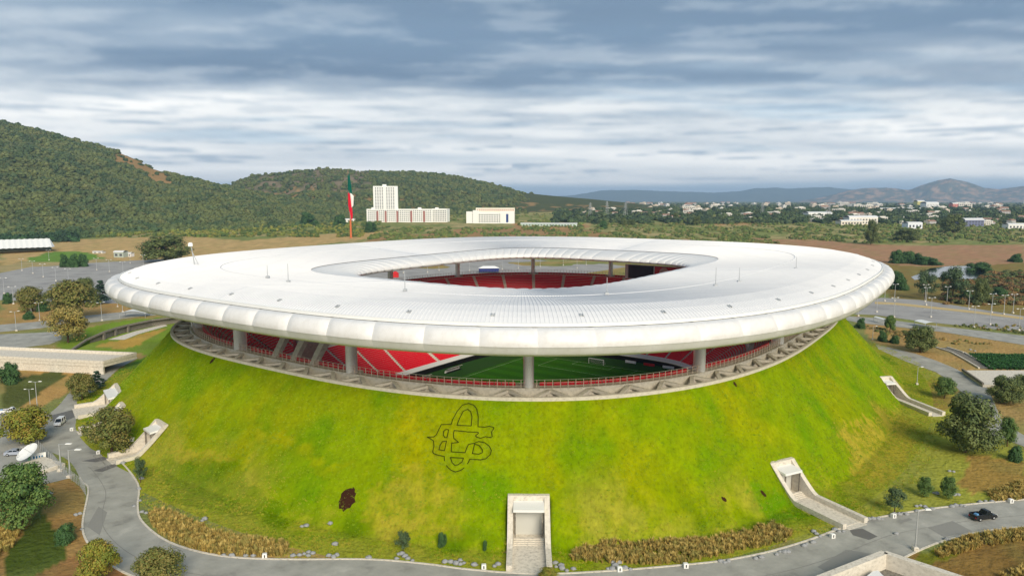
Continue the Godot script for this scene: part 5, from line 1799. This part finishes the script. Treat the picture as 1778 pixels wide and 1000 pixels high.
	uf.tri(ap + Vector3(0, -2.1, 0), lf + Vector3(0, -2.1, 0), rt + Vector3(0, -2.1, 0))
	part("floor", uf.mesh(), M.dark_concrete, ut)

# ------------------------------------------------------------------ buildings far off
func windows_mesh(w: float, h: float, nx: int, ny: int, z: float, turn: float, o: Vector3, fill := .55) -> MB:
	var b := MB.new()
	var bs := Basis(Vector3.UP, turn)
	for i in nx:
		for j in ny:
			var x := (i + .5) / nx * w - w * .5
			var y := (j + .5) / ny * h
			b.box(o + bs * Vector3(x, y, z), Vector3(w / nx * fill, h / ny * .52, .35), turn)
	return b
func make_buildings():
	var pane := mat(.32, .33, .36, .3)
	var warm := mat(.62, .4, .36, .6)
	var wm := mat(.93, .93, .91, .8)
	# tower and its long podium
	var bp := hit(708, 386)
	var s := -bp.z / F
	var bt := thing("apartment_block", "long white apartment block of six storeys under the tower", "building", bp, .05)
	var W := 84.0 * s
	var fb := MB.new()
	fb.box(Vector3(-14 * s, 11.5 * s, -8), Vector3(113 * s, 23 * s, 16))
	part("wall", fb.mesh(), wm, bt)
	var eb := MB.new()
	eb.box(Vector3(56.5 * s, 11.8 * s, -12), Vector3(27 * s, 23.4 * s, 22), -.25)
	part("end_wing", eb.mesh(), wm, bt)
	var wn := windows_mesh(110 * s, 20 * s, 34, 6, .05, 0, Vector3(-14 * s, 1.5 * s, 0))
	meta(part("windows", wn.mesh(), pane, bt), "", "", "", "stuff")
	var wn2 := windows_mesh(25 * s, 20 * s, 8, 6, 11.1, -.25, Vector3(56.5 * s, 1.5 * s, -12))
	meta(part("windows", wn2.mesh(), pane, bt), "", "", "", "stuff")
	for x in [-52.0, -38.0, -18.0, 6.0, 28.0]:
		var rb := MB.new()
		rb.box(Vector3(x * s, 10 * s, .2), Vector3(3.2 * s, 19 * s, .5))
		part("red_strip", rb.mesh(), warm, bt)
	for x in [-60.0, -20.0, 20.0, 50.0]:
		var pb := MB.new()
		pb.box(Vector3(x * s, 24 * s, -8), Vector3(6 * s, 3 * s, 5))
		part("roof_house", pb.mesh(), wm, bt)
	var tp := hit(667, 383) + Vector3(0, 0, -24)
	var tt := thing("apartment_tower", "white twenty-storey apartment tower with a grid of windows", "building", tp, .12)
	var tb := MB.new()
	tb.box(Vector3(0, 31 * s, 0), Vector3(44 * s, 62 * s, 20))
	part("wall", tb.mesh(), wm, tt)
	var tw := windows_mesh(36 * s, 58 * s, 9, 22, 10.05, 0, Vector3(-1.5 * s, 2 * s, 0))
	meta(part("windows", tw.mesh(), pane, tt), "", "", "", "stuff")
	var tc := MB.new()
	tc.box(Vector3(-2 * s, 31.5 * s, 10.1), Vector3(3 * s, 63 * s, 1.2))
	part("stair_core", tc.mesh(), wm, tt)
	var tr := MB.new()
	tr.box(Vector3(-2 * s, 63.5 * s, 0), Vector3(7 * s, 3 * s, 6))
	part("roof_house", tr.mesh(), wm, tt)
	# terraced white block
	var cp_ := hit(852, 388)
	var ct := thing("apartment_block", "white stepped apartment block across the road from the long one", "building", cp_, -.05)
	var c1 := MB.new()
	c1.box(Vector3(-8 * s, 9 * s, -6), Vector3(66 * s, 18 * s, 14))
	part("wall", c1.mesh(), wm, ct)
	var c2 := MB.new()
	c2.box(Vector3(7 * s, 13 * s, -17), Vector3(66 * s, 26 * s, 12))
	part("rear_wing", c2.mesh(), mat(.9, .87, .8, .8), ct)
	for q in [[-36.0, 20.0, 10.0], [-26.0, 22.0, 8.0], [28.0, 20.0, 24.0]]:
		var c3 := MB.new()
		c3.box(Vector3(q[0] * s, q[1] * .5 * s, -4), Vector3(q[2] * s, q[1] * s, 14))
		part("bay", c3.mesh(), wm, ct)
	var cw := windows_mesh(60 * s, 15 * s, 14, 4, 1.05, 0, Vector3(-8 * s, 1.5 * s, 0))
	meta(part("windows", cw.mesh(), pane, ct), "", "", "", "stuff")
	var cw2 := windows_mesh(64 * s, 5 * s, 18, 1, -10.9, 0, Vector3(7 * s, 20 * s, 0), .5)
	meta(part("windows", cw2.mesh(), warm, ct), "", "", "", "stuff")
	var ent := MB.new()
	ent.box(Vector3(28 * s, 9 * s, 3.05), Vector3(4 * s, 14 * s, .4))
	part("glass_stair", ent.mesh(), mat(.2, .28, .5, .2), ct)
	# low sheds and houses that stand out
	var sheds := [
		[953, 393, 98, 4.5, 20.0, "long low shed with pale green roof behind the road", Color(.72, .8, .74)],
		[605, 386, 19, 5, 10.0, "small white house left of the apartment tower", Color(.93, .93, .9)],
		[1425, 378, 42, 8, 30.0, "wide white warehouse among the town trees", Color(.94, .94, .93)],
		[1590, 397, 26, 9, 18.0, "white flat-roofed hall in front of the town", Color(.88, .9, .93)],
		[1693, 393, 36, 11, 26.0, "grey-blue arched hall at the edge of the town", Color(.46, .48, .58)],
		[1768, 398, 30, 8, 20.0, "long white shed at the town's near edge", Color(.9, .9, .88)],
		[1500, 390, 50, 12, 26.0, "row of white terraced houses behind dark trees", Color(.9, .88, .84)],
		[1480, 391, 40, 7, 20.0, "low row of cream houses beside the terraced row", Color(.86, .83, .77)],
		[1620, 362, 22, 9, 40.0, "bright white block on the far side of the town", Color(.93, .93, .93)],
		[1600, 358, 12, 8, 40.0, "yellow-walled block on the far side of the town", Color(.85, .82, .5)],
		[1660, 361, 9, 7, 30.0, "salmon-pink block on the far side of the town", Color(.85, .55, .5)],
		[1575, 366, 90, 4, 30.0, "very long pale hall crossing the far town", Color(.84, .83, .8)],
		[20, 422, 6, 3, 8.0, "small hut by the tent hall", Color(.8, .78, .72)],
		[205, 447, 18, 9, 8.0, "pale green-grey site cabin by the dry field", Color(.66, .7, .66)],
		[222, 446, 9, 6, 6.0, "small white site cabin by the dry field", Color(.88, .87, .85)],
		[168, 440, 18, 3, 6.0, "low white wall block on the lawn patch", Color(.85, .84, .8)],
	]
	for q in sheds:
		var p := plain_hit(q[0], q[1])
		var k := -p.z / F
		var t := thing("shed" if q[2] > 30 else "house", q[5], "building", p, rng.randf_range(-.12, .12))
		var b := MB.new()
		b.box(Vector3(0, q[3] * k * .5, -q[4] * .5), Vector3(q[2] * k, q[3] * k, q[4]))
		part("wall", b.mesh(), mat(q[6].r, q[6].g, q[6].b, .8), t)
		var r := MB.new()
		var rw: float = q[2] * k * .5 + .4
		var y0: float = q[3] * k
		for sd in 8:
			var a0 := PI * sd / 8.0
			var a1 := PI * (sd + 1) / 8.0
			r.quad(Vector3(-rw, y0 + sin(a0) * q[3] * k * .3, -q[4] * .5 + cos(a0) * (q[4] * .5 + .4)), Vector3(-rw, y0 + sin(a1) * q[3] * k * .3, -q[4] * .5 + cos(a1) * (q[4] * .5 + .4)), Vector3(rw, y0 + sin(a1) * q[3] * k * .3, -q[4] * .5 + cos(a1) * (q[4] * .5 + .4)), Vector3(rw, y0 + sin(a0) * q[3] * k * .3, -q[4] * .5 + cos(a0) * (q[4] * .5 + .4)))
		part("roof", r.mesh(), mat(.86, .86, .85, .6), t)
		var n := maxi(2, int(q[2] * k / 6.0))
		var w := windows_mesh(q[2] * k * .94, q[3] * k * .8, mini(n, 30), maxi(1, int(q[3] * k / 5.0)), .1, 0, Vector3(0, q[3] * k * .1, 0), .5)
		meta(part("windows", w.mesh(), pane, t), "", "", "", "stuff")
	# the town: many small houses, three designs
	var protos := []
	for k in 4:
		var t := Node3D.new()
		var hw := [9.0, 12.0, 16.0, 24.0][k] as float
		var hh := [6.0, 8.0, 6.5, 8.0][k] as float
		var b := MB.new()
		b.box(Vector3(0, hh * .5 - .5, 0), Vector3(hw, hh + 1.0, 10))
		b.box(Vector3(hw * .2, hh + 1.0, -1), Vector3(hw * .4, 2.0, 5))
		part("wall", b.mesh(), [mat(.86, .85, .83, .85), mat(.82, .78, .72, .85), mat(.76, .75, .74, .85), mat(.84, .82, .78, .85)][k], t)
		var r := MB.new()
		if k == 2:
			r.hexa([Vector3(-hw * .53, hh, 5.4), Vector3(hw * .53, hh, 5.4), Vector3(hw * .53, hh, -5.4), Vector3(-hw * .53, hh, -5.4), Vector3(-hw * .53, hh + 2.4, .2), Vector3(hw * .53, hh + 2.4, .2), Vector3(hw * .53, hh + 2.4, -.2), Vector3(-hw * .53, hh + 2.4, -.2)])
		else: r.box(Vector3(0, hh + .35, 0), Vector3(hw + .3, .5, 10.3))
		part("roof", r.mesh(), [mat(.85, .84, .82, .8), mat(.8, .72, .64, .8), mat(.6, .47, .4, .8), mat(.88, .88, .87, .8)][k], t)
		var w := windows_mesh(hw * .9, hh * .9, 3 + k, 2, 5.02, 0, Vector3(0, .4, 0), .5)
		meta(part("windows", w.mesh(), pane, t), "", "", "", "stuff")
		protos.append(t)
	var n := 0
	while n < 215:
		var u := rng.randf_range(1010, 1790)
		var v := 353.0 + pow(rng.randf(), 1.15) * 38.0
		if u < 1150 and v > 376: continue
		if u < 1400 and v > 384: continue
		var p := plain_hit(u, v)
		if nz2.get_noise_2d(p.x * .9, p.z * .9) < -.12: continue
		var k := rng.randi() % 4
		var sc := clampf(-p.z / 1700.0, .95, 2.0)
		var o := copy(protos[k], "house", p, rng.randf_range(-.6, .6), Vector3.ONE * sc * rng.randf_range(.8, 1.25), ["small white flat-roofed house in the far town", "cream two-storey house in the far town", "grey house with a brown gabled roof in the far town", "wide white low building in the far town"][k], ["small white houses", "cream houses", "brown-roofed houses", "wide white buildings"][k])
		o.set_meta("category", "house")
		n += 1
	for t in protos: t.free()
	# white tent hall
	var ta := hit(88, 433)
	var tb2 := hit(-70, 441)
	var dirv := (tb2 - ta)
	dirv.y = 0
	var len_ := dirv.length()
	var th := thing("tent_hall", "long white tent hall with arched side openings at the foot of the hill", "tent", ta, atan2(-dirv.z, dirv.x))
	var bays := 16
	for i in bays:
		var x0 := len_ * i / bays
		var x1 := len_ * (i + 1) / bays
		var b := MB.new()
		var ridge := 15.0
		var sag := .5
		var xm := (x0 + x1) * .5
		for sd in [0.0, 1.0]:
			var z0: float = -40.0 * sd
			b.quad(Vector3(x0, 5.5, z0), Vector3(xm, 5.5 - sag, z0), Vector3(xm, ridge - sag, -20), Vector3(x0, ridge if i > 0 else 9.0, -20))
			b.quad(Vector3(xm, 5.5 - sag, z0), Vector3(x1, 5.5, z0), Vector3(x1, ridge, -20), Vector3(xm, ridge - sag, -20))
		part("roof_bay", b.mesh(), M.white, th)
		var p := MB.new()
		p.beam(Vector3(x0, 0, 0), Vector3(x0, 5.4, 0), 1.3, .5)
		p.beam(Vector3(x0, 5.0, 0), Vector3(x1, 5.0, 0), .4, 1.2)
		part("post", p.mesh(), M.white, th)
	var inn := MB.new()
	inn.quad(Vector3(0, 0, -2.5), Vector3(len_, 0, -2.5), Vector3(len_, 5.0, -2.5), Vector3(0, 5.0, -2.5))
	part("inner_wall", inn.mesh(), mat(.55, .58, .5, .9), th)
	# smaller white tents
	for q in [[233, 551, 44, 12, "white arched canopy at the bus stop behind the grass bank"], [1610, 569, 22, 6, "small white canopy beside the access road"], [1532, 562, 8, 4, "tiny white kiosk beside the access road"]]:
		var p := hit(q[0], q[1])
		var k := -p.z / F
		var t := thing("canopy", q[4], "canopy", p, .12)
		var b := MB.new()
		for i in 8:
			var a0 := -1.0 + i * .25
			var a1 := a0 + .25
			var hh := func(a: float) -> float: return 2.6 + q[3] * k * .35 * (1.0 - a * a)
			b.quad(Vector3(a0 * q[2] * k * .5, hh.call(a0), 3), Vector3(a1 * q[2] * k * .5, hh.call(a1), 3), Vector3(a1 * q[2] * k * .5, hh.call(a1), -5), Vector3(a0 * q[2] * k * .5, hh.call(a0), -5))
		part("cover", b.mesh(), M.white, t)
		var ps := MB.new()
		for sx in [-1.0, 1.0]:
			for sz in [2.8, -4.8]: ps.tube(Vector3(sx * q[2] * k * .48, 0, sz), Vector3(sx * q[2] * k * .48, 2.7, sz), .1, .1, 6)
		part("posts", ps.mesh(), M.galv, t)
	# event tent and red stand in the lot, seen through the roof opening
	var et := thing("event_tent", "blue-sided event tent with white roof in the lot", "tent", G(849, 474), .1)
	var e1 := MB.new()
	e1.box(Vector3(0, 2.6, -3), Vector3(17, 3.2, 6))
	part("side_banner", e1.mesh(), mat(.08, .16, .42, .6), et)
	var e2 := MB.new()
	e2.box(Vector3(0, 4.9, -3), Vector3(18, 1.6, 7), 0, .55)
	part("roof", e2.mesh(), M.white, et)
	var e3 := MB.new()
	for x in [-8.0, 0.0, 8.0]: e3.box(Vector3(x, .6, 0), Vector3(.4, 1.4, .4))
	part("leg", e3.mesh(), M.black, et)
	var rt := thing("event_tent", "small red and white tent beside a far column", "tent", G(686, 482), .1)
	var r1 := MB.new()
	r1.box(Vector3(0, 1.6, -2), Vector3(5.2, 3.2, 4))
	part("side", r1.mesh(), M.red, rt)
	var r2 := MB.new()
	r2.box(Vector3(0, 4.0, -2), Vector3(5.6, 1.8, 4.4), 0, .3)
	part("roof", r2.mesh(), M.red, rt)
	# flagpole with a hanging tricolour flag
	var fp := hit(609, 413)
	var k := (-fp.z) / F
	var ft := thing("flagpole", "very tall flagpole with rusty lower shaft", "flagpole", fp)
	var f1 := MB.new()
	f1.tube(Vector3(0, -1, 0), Vector3(0, 32 * k, 0), 1.9 * k, 1.5 * k, 14)
	part("lower_shaft", f1.mesh(), M.rust, ft)
	var f2 := MB.new()
	f2.tube(Vector3(0, 32 * k, 0), Vector3(-2.0 * k, 116 * k, 0), 1.3 * k, .6 * k, 12)
	part("upper_shaft", f2.mesh(), mat(.62, .5, .42, .6), ft)
	var fl := thing("flag", "huge green, white and red flag hanging limp", "flag", fp + Vector3(0, 30 * k, 0))
	var bands := [[lin(0, 88, 72), "green_band"], [lin(232, 228, 224), "white_band"], [lin(206, 24, 44), "red_band"]]
	var edge := [[[-2.5, 80], [0.8, 80], [4.6, 46], [3.5, 36], [-3.0, 48]], [[1.0, 47], [3.5, 46], [7.0, 42], [6.0, 26], [3.0, 22]], [[-3.0, 48], [0.6, 46], [3.6, 24], [4.4, 8], [3.0, 0], [0.0, 6], [-3.0, 26]]]
	for i in 3:
		var b := MB.new()
		b.col = bands[i][0]
		var e: Array = edge[i]
		var n2 := e.size()
		var cx := 0.0
		var cy := 0.0
		for q in e:
			cx += q[0] / float(n2); cy += q[1] / float(n2)
		var zf := [0.5, 1.2, 0.9][i] as float
		var cf := Vector3(cx * k, cy * k, (zf + .9) * k)
		var cb := Vector3(cx * k, cy * k, (zf - 1.2) * k)
		for j in n2:
			var a := Vector3(e[j][0] * k, e[j][1] * k, zf * k)
			var c := Vector3(e[(j + 1) % n2][0] * k, e[(j + 1) % n2][1] * k, zf * k)
			b.tri(cf, c, a)
			b.tri(cb, a, c)
		part(bands[i][1], b.mesh(), M.wall, fl)
	# lattice pylons
	for q in [[1025, 379, 27], [1054, 377, 27], [1086, 382, 30], [1440, 378, 26], [1324, 376, 24]]:
		var p := plain_hit(q[0], q[1])
		var kk := -p.z / F
		var hgt: float = q[2] * kk
		var t := thing("pylon", "thin lattice power pylon on the plain", "pylon", p, .5, "power pylons on the plain")
		var b := MB.new()
		var wb := hgt * .11
		var corner := func(i: int, y: float) -> Vector3:
			var w2 := lerpf(wb, wb * .18, y / hgt)
			return Vector3([-1, 1, 1, -1][i] * w2, y, [-1, -1, 1, 1][i] * w2)
		for i in 4:
			b.beam(corner.call(i, 0), corner.call(i, hgt), .35, .35)
			for s2 in 6:
				var y0 := hgt * s2 / 6.0
				var y1 := hgt * (s2 + 1) / 6.0
				b.beam(corner.call(i, y0), corner.call((i + 1) % 4, y1), .2, .2)
		part("lattice", b.mesh(), M.galv, t)
		var ar := MB.new()
		for y in [.72, .83, .94]: ar.beam(Vector3(-hgt * .16, hgt * y, 0), Vector3(hgt * .16, hgt * y, 0), .3, .3)
		part("cross_arm", ar.mesh(), M.galv, t)

# ------------------------------------------------------------------ build
func _ready():
	var p := atan((500.0 - V0) / F)
	cp = cos(p)
	sp = sin(p)
	rng.seed = 20240
	nz.seed = 3; nz.frequency = 0.01; nz.fractal_octaves = 4
	nz2.seed = 8; nz2.frequency = 0.012; nz2.fractal_octaves = 4
	# camera
	var cam := Camera3D.new()
	cam.name = "camera"
	add_child(cam)
	cam.position = Vector3(0, EYE, 0)
	cam.rotation.x = -p
	cam.fov = rad_to_deg(2.0 * atan(500.0 / F))
	cam.near = 0.5
	cam.far = 60000.0
	cam.current = true
	# sky, exposure, air
	var env := Environment.new()
	env.background_mode = Environment.BG_SKY
	var sky := Sky.new()
	sky.sky_material = make_sky()
	env.sky = sky
	env.background_energy_multiplier = 0.5
	env.tonemap_mode = Environment.TONE_MAPPER_LINEAR
	env.tonemap_exposure = 2.72
	env.fog_enabled = true
	env.fog_density = 0.00006
	env.fog_light_color = Color(.61, .735, .865)
	env.sdfgi_enabled = true
	env.ssao_enabled = true
	env.ssil_enabled = true
	var we := WorldEnvironment.new()
	we.name = "world_environment"
	we.environment = env
	add_child(we)
	# veiled sun
	var sun := DirectionalLight3D.new()
	sun.name = "sun"
	sun.light_energy = 0.5
	sun.light_angular_distance = 32.0
	sun.light_color = Color(1.0, .95, .87)
	sun.shadow_enabled = true
	add_child(sun)
	sun.rotation_degrees = Vector3(-31, 18, 0)
	make_materials()
	build_arc()
	# entrances first, because the mound is cut for them
	add_cut([919, 993], [918, 867], 3.4)
	add_cut([1486, 914], [1359, 806], 3.0)
	add_cut([1628, 722], [1537, 658], 2.2)
	add_cut([193, 801], [277, 738], 3.0)
	add_cut([131, 718], [203, 678], 6.2)
	add_cut([138, 752], [210, 706], 2.0)
	print("ground ", Time.get_ticks_msec())
	make_ground()
	var mound = make_mound()
	make_emblem(mound)
	make_roads()
	print("hills ", Time.get_ticks_msec())
	make_hills()
	print("stadium ", Time.get_ticks_msec())
	make_stadium()
	make_entrance(0, "straight concrete stair entrance with white canopy cut into the front of the mound", true)
	make_entrance(1, "long sloping concrete stair ramp with white canopy beside the golden grass", true)
	make_entrance(2, "long curved pale ramp running down to the largest dark tree", false)
	make_entrance(3, "narrow concrete entrance with a white canopy below the olive-brown tree", true)
	make_entrance(4, "wide concrete vehicle entrance with high side walls by the white van", false)
	make_entrance(5, "slim concrete channel between the wide entrance and the olive-brown tree", false)
	make_concrete_works()
	make_buildings()
	print("plants ", Time.get_ticks_msec())
	make_tree_kinds()
	make_trees()
	make_grass_beds()
	make_turf()
	make_small_things()
	print("done ", Time.get_ticks_msec())
